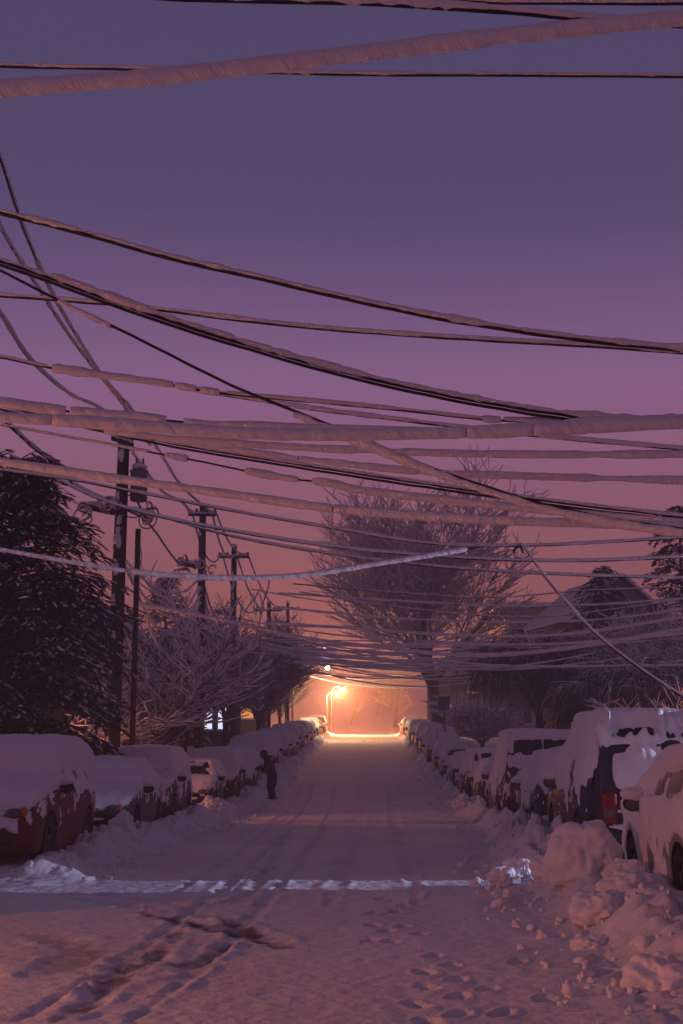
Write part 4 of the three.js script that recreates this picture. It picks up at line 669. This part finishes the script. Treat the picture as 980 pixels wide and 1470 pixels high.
// weeping tree: an arching head of long hanging twigs
function weeping(px, d, H, w, seed, label) {
  const x = at(px, 1000, d).x, y0 = groundY(x, -d) - 0.1, g = thing('weeping_tree', label, 'tree', [x, y0, -d]), R = rng(seed), limb = new MB(), tw = new MB(), sn = new MB();
  limb.tube([V(0, 0, 0), V(0.05, H * 0.35, 0), V(-0.05, H * 0.6, 0.05)], t => mix(0.2, 0.12, t), 9);
  for (let k = 0; k < 54; k++) {
    const a = R() * Math.PI * 2, rad = w * (0.25 + 0.75 * Math.sqrt(R())), y1 = H * (0.62 + 0.38 * (1 - (rad / w) ** 2 * 0.75) * (0.7 + 0.3 * R())), st = V(0, H * (0.35 + 0.25 * R()), 0), en = V(Math.cos(a) * rad, y1 * 0.96, Math.sin(a) * rad), mid = st.clone().lerp(en, 0.55).setY(y1);
    const cv = new THREE.QuadraticBezierCurve3(st, mid, en), lp = cv.getPoints(7); limb.tube(lp, t => mix(0.055, 0.018, t), 5, false); sn.tube(lp.slice(2).map(p => V(p.x, p.y + 0.04, p.z)), 0.045, 5, false);
    for (let j = 0; j < 40; j++) {
      const p = cv.getPoint(0.35 + 0.65 * R()), L = Math.min(p.y - 0.3, 0.5 + 2.6 * R() * R()), a2 = a + (R() - 0.5) * 2.4, o = 0.25 + 0.9 * R(), pts = [];
      for (let i = 0; i <= 5; i++) { const t = i / 5; pts.push(V(p.x + Math.cos(a2) * o * Math.sqrt(t) + 0.08 * (R() - 0.5), p.y + 0.12 * Math.sin(t * 2.5) - L * t * t * 0.9 - 0.04 * t, p.z + Math.sin(a2) * o * Math.sqrt(t) + 0.08 * (R() - 0.5))); }
      tw.tube(pts, t => mix(0.014, 0.006, t), 3, false); if (R() < 0.45) sn.tube(pts.slice(0, 4).map(q => V(q.x + 0.004, q.y + 0.012, q.z + 0.006)), t => mix(0.022, 0.008, t), 3, false);
    }
  }
  limb.build('trunk', M.bark, g); tw.build('crown', M.twig, g); sn.build('branch_snow', M.snow, g); return g;
}
conifer(-8.15, 32, 8.3, { seed: 7, r: 0.17, w: 2.8, branches: 460, snow: 0.5, low: 0.85, profile: f => f < 0.45 ? 0.8 + 0.45 * f : Math.max(0.12, 1.0 - 1.35 * (f - 0.45) ** 1.1) }, 'dark dense fir with snowy sprays at the left edge');
conifer(-10.4, 30, 7.0, { seed: 8, r: 0.17, w: 2.8, branches: 220, snow: 0.36, low: 0.85, profile: f => 0.4 + 0.6 * Math.sin(Math.PI * clamp(0.2 + f * 0.72)) }, 'second dark fir at the very left edge behind the first');
conifer(-8.3, 12.6, 4.8, { seed: 9, r: 0.12, w: 1.8, branches: 150, snow: 0.3 }, 'small fir beside the left lamp, just out of view');
// the big crowned tree right of the street
bareTree(627, 105, 21.5, { seed: 31, r: 0.55, levels: 6, stem: 0.58, perNode0: 3.2, perNode: 1.32, first: 0.3, open: 0.62, openFine: 0.66, ratio: 0.66, firstLen: 0.9, lift: 0.06, shrink: 0.55, spread: 7.4, shape: t => 0.25 + Math.sqrt(clamp(1 - ((t - 0.55) / 0.5) ** 2)), minR: 0.02, snowMin: 0.026, snow: 0.9, snowShare: 0.9, minLen: 0.5, max: 9000, crook: 0.38, leanX: -0.05, taper: 0.62 }, 'large round crowned bare tree rising over the street on the right');
// right background
bareTree(930, 62, 12.5, { seed: 33, r: 0.3, levels: 5, stem: 0.42, perNode0: 4, perNode: 1.6, first: 0.2, open: 0.85, ratio: 0.62, firstLen: 0.9, shrink: 0.5, minR: 0.014, snowMin: 0.02, minLen: 0.35, max: 8000 }, 'tall dense snowy tree at the right edge behind the cars', null);
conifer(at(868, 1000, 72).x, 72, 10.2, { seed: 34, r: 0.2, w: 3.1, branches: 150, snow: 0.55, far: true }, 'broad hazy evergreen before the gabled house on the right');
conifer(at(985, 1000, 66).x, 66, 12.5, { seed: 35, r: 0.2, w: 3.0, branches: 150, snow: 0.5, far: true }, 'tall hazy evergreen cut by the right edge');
bareTree(964, 40, 3.6, { seed: 66, r: 0.16, levels: 3, stem: 0.6, perNode0: 2.5, perNode: 1.5, first: 0.4, open: 0.7, ratio: 0.6, shrink: 0.5, minR: 0.012, snowMin: 0.012, snow: 0.8, minLen: 0.15, max: 260 }, 'orange lit snowy stump of a small tree above the blue SUV roof');
weeping(772, 58, 6.7, 3.0, 36, 'weeping tree with long snowy hanging twigs above the black van');
weeping(905, 50, 5.2, 2.4, 37, 'lower weeping tree behind the roof of the blue SUV');
bareTree(690, 86, 7, { seed: 38, r: 0.14, levels: 4, stem: 0.35, perNode0: 4, perNode: 1.7, first: 0.12, open: 0.8, ratio: 0.65, shrink: 0.55, minR: 0.013, snowMin: 0.022, minLen: 0.3, max: 3500, lift: 0.02 }, 'small snowy tree between the big tree and the weeping tree');
for (const [px, d, h, sd, lab] of [[505, 182, 9, 81, 'bare tree on the lit slope beyond the lamps, leftmost'], [540, 190, 8, 82, 'bare tree on the lit slope beyond the lamps, middle'], [566, 178, 7, 83, 'bare tree on the lit slope beyond the lamps, rightmost']]) bareTree(px, d, h, { seed: sd, r: 0.2, levels: 4, stem: 0.5, perNode0: 3, perNode: 1.3, first: 0.2, open: 0.6, ratio: 0.62, shrink: 0.55, minR: 0.03, snowMin: 0.02, snow: 0.6, minLen: 0.6, max: 500 }, lab, 'trees on the far slope');
// left: bare boughs by the poles, then trees up the street
bareTree(200, 46, 8.5, { seed: 41, r: 0.2, levels: 4, stem: 0.55, perNode0: 2.6, perNode: 1.25, first: 0.15, open: 1.05, openFine: 0.7, ratio: 0.66, firstLen: 0.75, shrink: 0.6, minR: 0.014, snowMin: 0.022, snow: 1.0, snowShare: 0.75, crook: 0.5, lift: 0.10, droop: 0.2, minLen: 0.3, max: 1500 }, 'bare tree with thick snowy boughs just right of the nearest pole');
bareTree(140, 43, 6.0, { seed: 48, r: 0.13, levels: 4, stem: 0.5, perNode0: 3, perNode: 1.5, first: 0.15, open: 0.8, ratio: 0.62, shrink: 0.55, minR: 0.011, snowMin: 0.018, snow: 1.0, snowShare: 0.7, crook: 0.38, lift: 0.02, droop: 0.3, minLen: 0.3, max: 1800 }, 'small snowy tree between the fir and the nearest pole');
bareTree(262, 60, 9.0, { seed: 42, r: 0.2, levels: 5, stem: 0.5, perNode0: 3.5, perNode: 1.22, openFine: 0.7, first: 0.2, open: 0.55, ratio: 0.64, shrink: 0.55, minR: 0.014, snowMin: 0.014, snow: 0.7, snowShare: 0.7, crook: 0.42, lift: 0.07, firstLen: 0.8, taper: 0.7, minLen: 0.35, max: 5000 }, 'snowy tree just left of the second pole');
bareTree(318, 74, 9.5, { seed: 43, r: 0.2, levels: 5, stem: 0.5, perNode0: 3.6, perNode: 1.22, openFine: 0.7, first: 0.2, open: 0.55, ratio: 0.63, shrink: 0.55, minR: 0.016, snowMin: 0.014, snow: 0.7, snowShare: 0.7, crook: 0.42, lift: 0.07, firstLen: 0.8, taper: 0.7, minLen: 0.4, max: 5000 }, 'snowy tree between the second and third pole');
bareTree(362, 88, 10, { seed: 44, r: 0.22, levels: 5, stem: 0.5, perNode0: 3.6, perNode: 1.22, openFine: 0.7, first: 0.2, open: 0.55, ratio: 0.63, shrink: 0.55, minR: 0.018, snowMin: 0.014, snow: 0.7, snowShare: 0.7, crook: 0.42, lift: 0.07, firstLen: 0.8, taper: 0.7, minLen: 0.45, max: 5000 }, 'snowy tree just right of the third pole');
bareTree(384, 102, 9, { seed: 45, r: 0.22, levels: 5, stem: 0.5, perNode0: 3.6, perNode: 1.22, openFine: 0.7, first: 0.2, open: 0.55, ratio: 0.63, shrink: 0.55, minR: 0.02, snowMin: 0.014, snow: 0.7, snowShare: 0.7, crook: 0.42, lift: 0.07, firstLen: 0.8, taper: 0.7, minLen: 0.5, max: 4500 }, 'snowy tree above the cold lit porch on the left');
bareTree(404, 124, 8.0, { seed: 46, r: 0.2, levels: 5, stem: 0.5, perNode0: 3.6, perNode: 1.22, openFine: 0.7, first: 0.2, open: 0.55, ratio: 0.63, shrink: 0.55, minR: 0.022, snowMin: 0.014, snow: 0.7, snowShare: 0.7, crook: 0.42, lift: 0.07, firstLen: 0.8, taper: 0.7, minLen: 0.55, max: 4000 }, 'farthest snowy tree on the left beside the lamp glow');
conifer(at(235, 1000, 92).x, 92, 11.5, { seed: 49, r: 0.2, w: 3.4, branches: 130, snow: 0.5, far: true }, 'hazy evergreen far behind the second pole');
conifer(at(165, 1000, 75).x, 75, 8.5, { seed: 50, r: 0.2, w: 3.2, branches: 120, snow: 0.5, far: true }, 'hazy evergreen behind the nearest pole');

// ------------------------------------------------------------------ houses
function house(x, d, w, dep, wallH, roofH, turn, wall, label, o = {}) {
  const y0 = groundY(x, -d) - 0.3, g = thing('house', label, 'house', [x, y0, -d], turn, 'houses along the street'), m = new MB();
  m.box(0, wallH / 2, 0, w, wallH, dep);
  if (roofH > 0) { const A = (x, s) => V(x * w / 2, s ? wallH + roofH - 0.12 : wallH, 0); for (const s of [-1, 1]) m.tri(V(-w / 2, wallH, s * dep / 2), V(w / 2, wallH, s * dep / 2), V(0, wallH + roofH - 0.05, s * dep / 2)); }
  m.build('wall', wall, g, 0.5);
  if (roofH > 0) {
    const sl = Math.hypot(w / 2 + 0.4, roofH * (1 + 0.8 / w)), a = Math.atan2(roofH, w / 2);
    for (const s of [-1, 1]) {
      const r = put('roof', new THREE.BoxGeometry(sl, 0.14, dep + 0.7), M.roofing, g); r.position.set(s * (w / 4 + 0.18), wallH + roofH / 2 - 0.05, 0); r.rotation.z = -s * a;
      const sn = put('roof_snow', rbox(sl, 0.22, dep + 0.74, 0.09, 3), M.snow, r); sn.position.y = 0.18;
    }
  } else { const r = put('roof', new THREE.BoxGeometry(w + 0.3, 0.3, dep + 0.3), M.roofing, g); r.position.y = wallH + 0.151; const sn = put('roof_snow', rbox(w + 0.24, 0.3, dep + 0.24, 0.12, 3), M.snow, r); sn.position.y = 0.3; }
  if (o.chimney) { const c = put('chimney', new THREE.BoxGeometry(0.6, 1.6, 0.6), M.brick, g); c.position.set(o.chimney, wallH + roofH * 0.75 + 0.5, 0); const cs = put('chimney_snow', rbox(0.64, 0.2, 0.64, 0.08), M.snow, c); cs.position.y = 0.9; }
  for (const [wx, wy, ww, wh, lit] of o.windows ?? []) {
    const f = put('window', new THREE.BoxGeometry(ww + 0.2, wh + 0.2, 0.1), M.frame, g); f.position.set(wx, wy, dep / 2 + 0.04);
    const p = put(lit ? 'lit_window_pane' : 'pane', new THREE.BoxGeometry(ww, wh, 0.03), lit ?? M.pane, f); p.position.z = 0.05;
    const bar = put('glazing_bar', new THREE.BoxGeometry(ww, 0.05, 0.05), M.frame, f); bar.position.z = 0.06;
    const sl = put('sill_snow', rbox(ww + 0.24, 0.1, 0.16, 0.04), M.snow, f); sl.position.set(0, -wh / 2 - 0.08, 0.1);
  }
  if (o.door !== undefined) { const dr = put('door', new THREE.BoxGeometry(0.95, 2.05, 0.08), M.sidingDark, g); dr.position.set(o.door, 1.35, dep / 2 + 0.045); const hd = put('handle', new THREE.SphereGeometry(0.04, 8, 6), M.chrome, dr); hd.position.set(0.36, 0, 0.07); }
  return g;
}
const warm = glow([1.0, 0.36, 0.10], 1.1), cold = glow([0.72, 0.74, 1.0], 1.5);
house(at(856, 1000, 92).x + 0.8, 96, 6.6, 8, 8.2, 2.7, 0.25, M.siding, 'gabled house behind the evergreen on the right', { windows: [[-1.6, 6.4, 1.0, 1.5], [1.6, 6.4, 1.0, 1.5], [-1.6, 2.8, 1.0, 1.5], [1.6, 2.8, 1.0, 1.5]], chimney: 1.6 });
house(at(770, 1000, 128).x, 130, 6.6, 8, 11.2, 0, 0.1, M.siding, 'flat roofed grey block far behind the weeping tree', { windows: [[-1.8, 9.3, 1, 1.6], [1.8, 9.3, 1, 1.6], [-1.8, 5.6, 1, 1.6], [1.8, 5.6, 1, 1.6]] });
house(at(655, 1000, 118).x + 2.5, 122, 8, 8, 5.5, 2.4, -0.25, M.sidingDark, 'low house with small orange lit windows beside the big tree trunk', { windows: [[-3.1, 2.0, 0.55, 1.5, warm], [-1.9, 2.0, 0.4, 1.5, warm], [1.3, 2.1, 0.25, 0.35, warm], [2.2, 2.2, 0.22, 0.3, warm], [0, 4.4, 0.9, 1.2]], door: 0.2 });
house(-15.5, 52, 9, 9, 5.2, 3.0, 0.15, M.sidingDark, 'dark house behind the fir and the nearest pole on the left', { windows: [[-2.6, 2.6, 1, 1.5], [2.6, 2.6, 1, 1.5], [0, 5.6, 1, 1.3]], door: 0.2, chimney: -2 });
house(-15, 73, 9, 9, 5.0, 3.0, 0.2, M.sidingDark, 'dark house behind the second pole on the left', { windows: [[-2.6, 2.6, 1, 1.5], [2.6, 2.6, 1, 1.5], [3.8, 1.9, 0.25, 0.3, warm]], door: 0.2 });
house(-13.2, 96, 7.5, 8, 5.2, 2.6, 0.3, M.sidingDark, 'house with the cold lit porch behind the left trees', { windows: [[-2.6, 2.0, 0.5, 0.9, cold], [-1.6, 2.1, 0.3, 1.3, cold], [1.6, 2.0, 0.5, 1.4, cold], [2.5, 2.0, 0.5, 1.4, cold], [-2.2, 4.4, 0.35, 0.35, cold], [0, 4.5, 0.8, 1.1]], door: 0.0 });
house(-13.0, 118, 8, 8, 5.2, 2.6, 0.2, M.siding, 'far house on the left by the lamp glow', { windows: [[2.4, 2.4, 1, 1.5, warm], [-2.2, 2.4, 1, 1.5]] });
house(12.5, 158, 9, 9, 5.6, 2.8, -0.15, M.siding, 'house at the far right end of the street', { windows: [[-2.4, 2.4, 1, 1.5], [2.2, 2.4, 1, 1.5]] });
{ // board fence behind the left cars
  const g = thing('board_fence', 'dark upright board fence behind the dark sedan on the left', 'fence', [-9.6, groundY(-9.6, -44) - 0.1, -44], 0.12), R = rng(12), bg = new THREE.BoxGeometry(0.15, 2.0, 0.03), sg = rbox(0.15, 0.07, 0.07, 0.025);
  for (let k = 0; k < 30; k++) { const h = 1 + 0.02 * R(), p = put('board', bg, M.wood, g); p.position.set(-2.6 + k * 0.185, 1.0 * h, 0); p.rotation.z = 0.012 * (R() - 0.5); const s = put('board_snow', sg, M.snow, p); s.position.y = 1.03; }
  for (const y of [0.45, 1.6]) { const r = put('rail', new THREE.BoxGeometry(5.6, 0.09, 0.05), M.wood, g); r.position.set(0.1, y, -0.042); }
}
{ // sign on a post
  const p = at(638, 1060, 78), y0 = groundY(p.x, -78), g = thing('street_sign', 'small blue sign on a post beside the big tree trunk', 'sign', [p.x, y0, -78]);
  new MB().tube([V(0, -0.2, 0), V(0, 3.4, 0)], 0.05, 8).build('post', M.steel, g); const f = put('sign_face', rbox(0.62, 0.75, 0.03, 0.05), M.signFace, g); f.position.set(0, 3.0, 0.07); snowCap(new MB(), V(0, 0, 0), 1, 1);
  const b = new MB(); b.geo(lump(3, 3, 0.12), new THREE.Matrix4().makeScale(0.3, 0.08, 0.07).setPosition(0, 3.42, 0.06)); b.build('sign_snow', M.snow, g);
}
{ // awning
  const p = at(675, 1036, 100), y0 = groundY(p.x, -100), g = thing('awning', 'snow edged dark blue awning on posts right of the street sign', 'awning', [p.x, y0, -100]);
  const b = put('canvas', new THREE.BoxGeometry(2.6, 0.06, 1.6), M.awning, g); b.position.set(0, 2.5, 0); b.rotation.x = 0.4; const s = put('canvas_snow', rbox(2.6, 0.14, 1.6, 0.06), M.snow, b); s.position.y = 0.1;
  for (const q of [-1.2, 1.2]) for (const z of [-0.6, 0.65]) { const h = 2.42 - z * 0.42; new MB().tube([V(q, 0, z), V(q, h, z)], 0.04, 6).build('post', M.steel, g); }
}

// ------------------------------------------------------------------ lamps
function lampPost(x, d, h, arm, head, col, cd, label, o = {}) { // pole, arm, hood, bulb and the light it gives
  const y0 = groundY(x, -d) - 0.1, g = thing('street_lamp', label, 'street lamp', [x, y0, -d], 0, 'street lamps'), R = V(arm, h, o.armZ ?? 0);
  new MB().tube([V(0, 0, 0), V(0, h * 0.5, 0), V(0, h - 0.35, 0)], t => mix(0.1, 0.06, t), 10).build('pole', M.steel, g);
  if (Math.hypot(R.x, R.z) > 0.1) new MB().tube(new THREE.QuadraticBezierCurve3(V(0, h - 0.5, 0), V(R.x * 0.2, h + 0.25, R.z * 0.2), V(R.x, h + 0.1, R.z)).getPoints(8), 0.035, 7).build('arm', M.steel, g);
  const hood = put('lamp_hood', lathe([[0.001, 0.16], [0.09, 0.15], [0.17, 0.06], [0.18, 0.0], [0.17, 0.0], [0.1, 0.1], [0.001, 0.12]], 16), M.steel, g); hood.position.set(R.x, h, R.z);
  const sn = put('hood_snow', lump(4, 3, 0.1), M.snow, g); sn.scale.set(0.15, 0.06, 0.15); sn.position.set(R.x, h + 0.17, R.z);
  const bulb = put('lamp_bulb', new THREE.SphereGeometry(head, 16, 12), glow(col, o.glow ?? 6), g); bulb.position.set(R.x, h - head * 0.7, R.z);
  const L = o.aim ? new THREE.SpotLight(new THREE.Color().setRGB(...col), cd, 0, o.cone, 0.35, 2) : new THREE.PointLight(new THREE.Color().setRGB(...col), cd, 0, 2); L.position.set(R.x, h - head * 0.7, R.z);
  if (o.aim) { L.target.position.set(R.x + o.aim[0], h + o.aim[1], R.z + o.aim[2]); g.add(L.target); } L.castShadow = true; L.shadow.radius = (o.soft ?? head) / 0.02; g.add(L);
  return g;
}
const SODIUM = [1.0, 0.29, 0.11], PALE = [1.0, 0.72, 0.36], COLD = [0.62, 0.62, 1.0];
{
  const at2 = (px, py, d) => at(px, py, d);
  const a = at2(491, 987, 141); lampPost(a.x - 1.1, 141, a.y - groundY(a.x - 1.1, -141) + 0.1, 1.1, 0.24, SODIUM, 2400, 'brightest orange street lamp at the far end of the street', { glow: 40 });
  const b = at2(483, 994, 160); lampPost(b.x - 1.1, 160, b.y - groundY(b.x - 1.1, -160) + 0.1, 1.1, 0.24, SODIUM, 1900, 'second orange street lamp just left below the brightest one', { glow: 40 });
  const c = at2(470, 956, 118); lampPost(-6.4, 118, c.y - groundY(-6.4, -118) + 0.1, c.x + 6.4, 0.2, PALE, 160, 'yellowish street lamp above and left of the brightest one', { glow: 30 });
  const e = at2(466, 930, 103); lampPost(-6.5, 103, e.y - groundY(-6.5, -103) + 0.1, e.x + 6.5, 0.07, COLD, 6, 'small cold white lamp, topmost in the lamp glow', { glow: 4 });
}
// beside the camera, out of view: what colours the foreground
lampPost(-13, 5.6, 3.1, 1.2, 0.12, SODIUM, 250, 'orange street lamp left of the crossing, out of view', { aim: [0.35, -1, 0], cone: 1.4, soft: 0.3 });
lampPost(-14, 38.5, 3.8, 1.0, 0.12, SODIUM, 150, 'orange street lamp beyond the nearest pole on the left, out of view', { aim: [0.2, -1, 0], cone: 1.36 });
lampPost(9.9, 39.3, 3.2, -0.3, 0.08, SODIUM, 5, 'small orange porch lamp right of the cars, out of view');
lampPost(14.5, 19.2, 2.35, 0, 0.05, COLD, 620, 'cold white garden lamp behind the right hand cars, out of view', { soft: 0.05, aim: [-1, -0.16, 0], cone: 0.36 });

// ------------------------------------------------------------------ the person
function sdfMesh(bones, lo, hi, res, k) { // smooth union of tapered capsules
  const size = Math.max(hi.x - lo.x, hi.y - lo.y, hi.z - lo.z), ctr = lo.clone().add(hi).multiplyScalar(0.5), mc = new MarchingCubes(res, M.cloth, false, false, 60000), half = res / 2;
  mc.isolation = 0; const p = V(), pa = V(), ba = V();
  for (let z = 0; z < res; z++) for (let y = 0; y < res; y++) for (let x = 0; x < res; x++) {
    p.set((x - half) / half, (y - half) / half, (z - half) / half).multiplyScalar(size / 2).add(ctr); let dd = 9;
    for (const [a, b, ra, rb] of bones) { pa.subVectors(p, a); ba.subVectors(b, a); const h = clamp(pa.dot(ba) / Math.max(1e-9, ba.lengthSq())), q = pa.addScaledVector(ba, -h).length() - mix(ra, rb, h), e = Math.max(k - Math.abs(dd - q), 0) / k; dd = Math.min(dd, q) - e * e * k * 0.25; }
    mc.field[x + y * res + z * res * res] = -dd;
  }
  mc.update();
  const n = mc.count, g = new THREE.BufferGeometry(), q = new Float32Array(n * 3); for (let i = 0; i < n * 3; i += 3) { q[i] = mc.positionArray[i] * size / 2 + ctr.x; q[i + 1] = mc.positionArray[i + 1] * size / 2 + ctr.y; q[i + 2] = mc.positionArray[i + 2] * size / 2 + ctr.z; }
  g.setAttribute('position', new THREE.BufferAttribute(q, 3)); const w = mergeVertices(g, 1e-4); w.computeVertexNormals(); return w;
}
{ // faces left (towards -x), stooped over the car beside, arms held out in front
  const p = at(389, 1152, 51), y0 = groundY(p.x, -51) - 0.02, g = thing('person', 'person in dark coat stooping beside the left row of cars', 'person', [p.x, y0, -51], 0.25);
  const S = (x, y, z) => V(x, y, z), body = [];
  const hip = S(0.02, 0.90, 0), chest = S(-0.10, 1.30, 0), neck = S(-0.20, 1.50, 0), head = S(-0.29, 1.60, 0);
  body.push([hip, chest, 0.165, 0.175], [S(0.02, 0.9, -0.09), S(-0.12, 1.34, -0.13), 0.13, 0.105], [S(0.02, 0.9, 0.09), S(-0.12, 1.34, 0.13), 0.13, 0.105], [chest, neck, 0.14, 0.065], [neck, head, 0.06, 0.07]);
  for (const s of [-1, 1]) {
    const hj = S(0.03, 0.88, s * 0.095), kn = S(-0.02 + 0.03 * s, 0.48, s * 0.10), an = S(0.05 + 0.05 * s, 0.09, s * 0.11);
    body.push([hj, kn, 0.125, 0.085], [kn, an, 0.085, 0.06], [an, S(an.x - 0.17, 0.045, an.z + 0.01 * s), 0.06, 0.045], [an, S(an.x + 0.05, 0.05, an.z), 0.058, 0.045], [S(0.03, 0.88, s * 0.07), S(0.02, 0.60, s * 0.09), 0.17, 0.15]);
    const sh = S(-0.14, 1.38, s * 0.18), el = S(-0.20, 1.12, s * 0.25), wr = S(-0.42, 1.16 + 0.03 * s, s * 0.17);
    body.push([sh, el, 0.082, 0.062], [el, wr, 0.062, 0.042]);
  }
  const parts = [sdfMesh(body, S(-0.7, -0.05, -0.5), S(0.5, 1.85, 0.5), 110, 0.05)];
  for (const s of [-1, 1]) { // gloved hands, fingers bent round the edge of the snow they push
    const wr = S(-0.42, 1.16 + 0.03 * s, s * 0.17), hb = [[wr, S(wr.x - 0.07, wr.y - 0.01, wr.z), 0.036, 0.04]];
    for (let f = 0; f < 4; f++) { const o = (f - 1.5) * 0.021, L = [0.036, 0.042, 0.04, 0.03][f], a = S(wr.x - 0.085, wr.y - 0.005, wr.z + o), b = S(a.x - L, a.y - 0.01, a.z), c = S(b.x - L * 0.55, b.y - 0.028, b.z); hb.push([a, b, 0.0115, 0.0105], [b, c, 0.0105, 0.0095]); }
    const ta = S(wr.x - 0.03, wr.y + 0.005, wr.z - s * 0.035), tb = S(ta.x - 0.04, ta.y - 0.012, ta.z - s * 0.022); hb.push([ta, tb, 0.014, 0.012], [tb, S(tb.x - 0.025, tb.y - 0.02, tb.z + s * 0.004), 0.012, 0.010]);
    parts.push(sdfMesh(hb, S(wr.x - 0.2, wr.y - 0.12, wr.z - 0.12), S(wr.x + 0.05, wr.y + 0.12, wr.z + 0.12), 60, 0.01));
  }
  put('body', mergeGeometries(parts), M.cloth, g);
  // head, bowed, with hood up
  const hc = S(-0.30, 1.63, 0), hd = [[S(hc.x + 0.02, hc.y + 0.02, 0), S(hc.x - 0.02, hc.y - 0.05, 0), 0.098, 0.072], [S(hc.x - 0.085, hc.y - 0.015, 0), S(hc.x - 0.108, hc.y - 0.045, 0), 0.016, 0.019], [S(hc.x - 0.03, hc.y - 0.08, 0), S(hc.x - 0.07, hc.y - 0.10, 0), 0.05, 0.035]];
  for (const s of [-1, 1]) hd.push([S(hc.x + 0.01, hc.y + 0.0, s * 0.088), S(hc.x + 0.012, hc.y - 0.045, s * 0.086), 0.02, 0.014], [S(hc.x - 0.078, hc.y + 0.012, s * 0.034), S(hc.x - 0.08, hc.y + 0.014, s * 0.05), 0.016, 0.014]);
  const face = put('head', sdfMesh(hd, S(hc.x - 0.2, hc.y - 0.2, -0.2), S(hc.x + 0.2, hc.y + 0.2, 0.2), 60, 0.03), M.skin, g);
  for (const s of [-1, 1]) put('eye', moved(new THREE.SphereGeometry(0.011, 8, 6), hc.x - 0.094, hc.y + 0.0, s * 0.036), M.trim, face);
  put('mouth', moved(rbox(0.012, 0.01, 0.05, 0.004), hc.x - 0.108, hc.y - 0.088, 0), M.redLens, face);
  put('hood', sdfMesh([[S(hc.x + 0.035, hc.y + 0.035, 0), S(hc.x + 0.03, hc.y - 0.03, 0), 0.118, 0.112], [S(hc.x + 0.05, hc.y - 0.06, 0), S(hc.x + 0.12, hc.y - 0.16, 0), 0.10, 0.12], [S(hc.x - 0.02, hc.y + 0.075, 0), S(hc.x - 0.07, hc.y + 0.06, 0), 0.06, 0.04]], S(hc.x - 0.3, hc.y - 0.32, -0.3), S(hc.x + 0.32, hc.y + 0.28, 0.3), 60, 0.05), M.cloth, g);
}

scene.traverse(o => { if (o.isMesh && /^(branch_snow|snow_cap|coil_snow|crown|cable_coil)$/.test(o.name)) o.userData.kind = 'stuff'; if (o.isMesh) { o.castShadow = true; o.receiveShadow = true; } });
renderer.render(scene, camera);
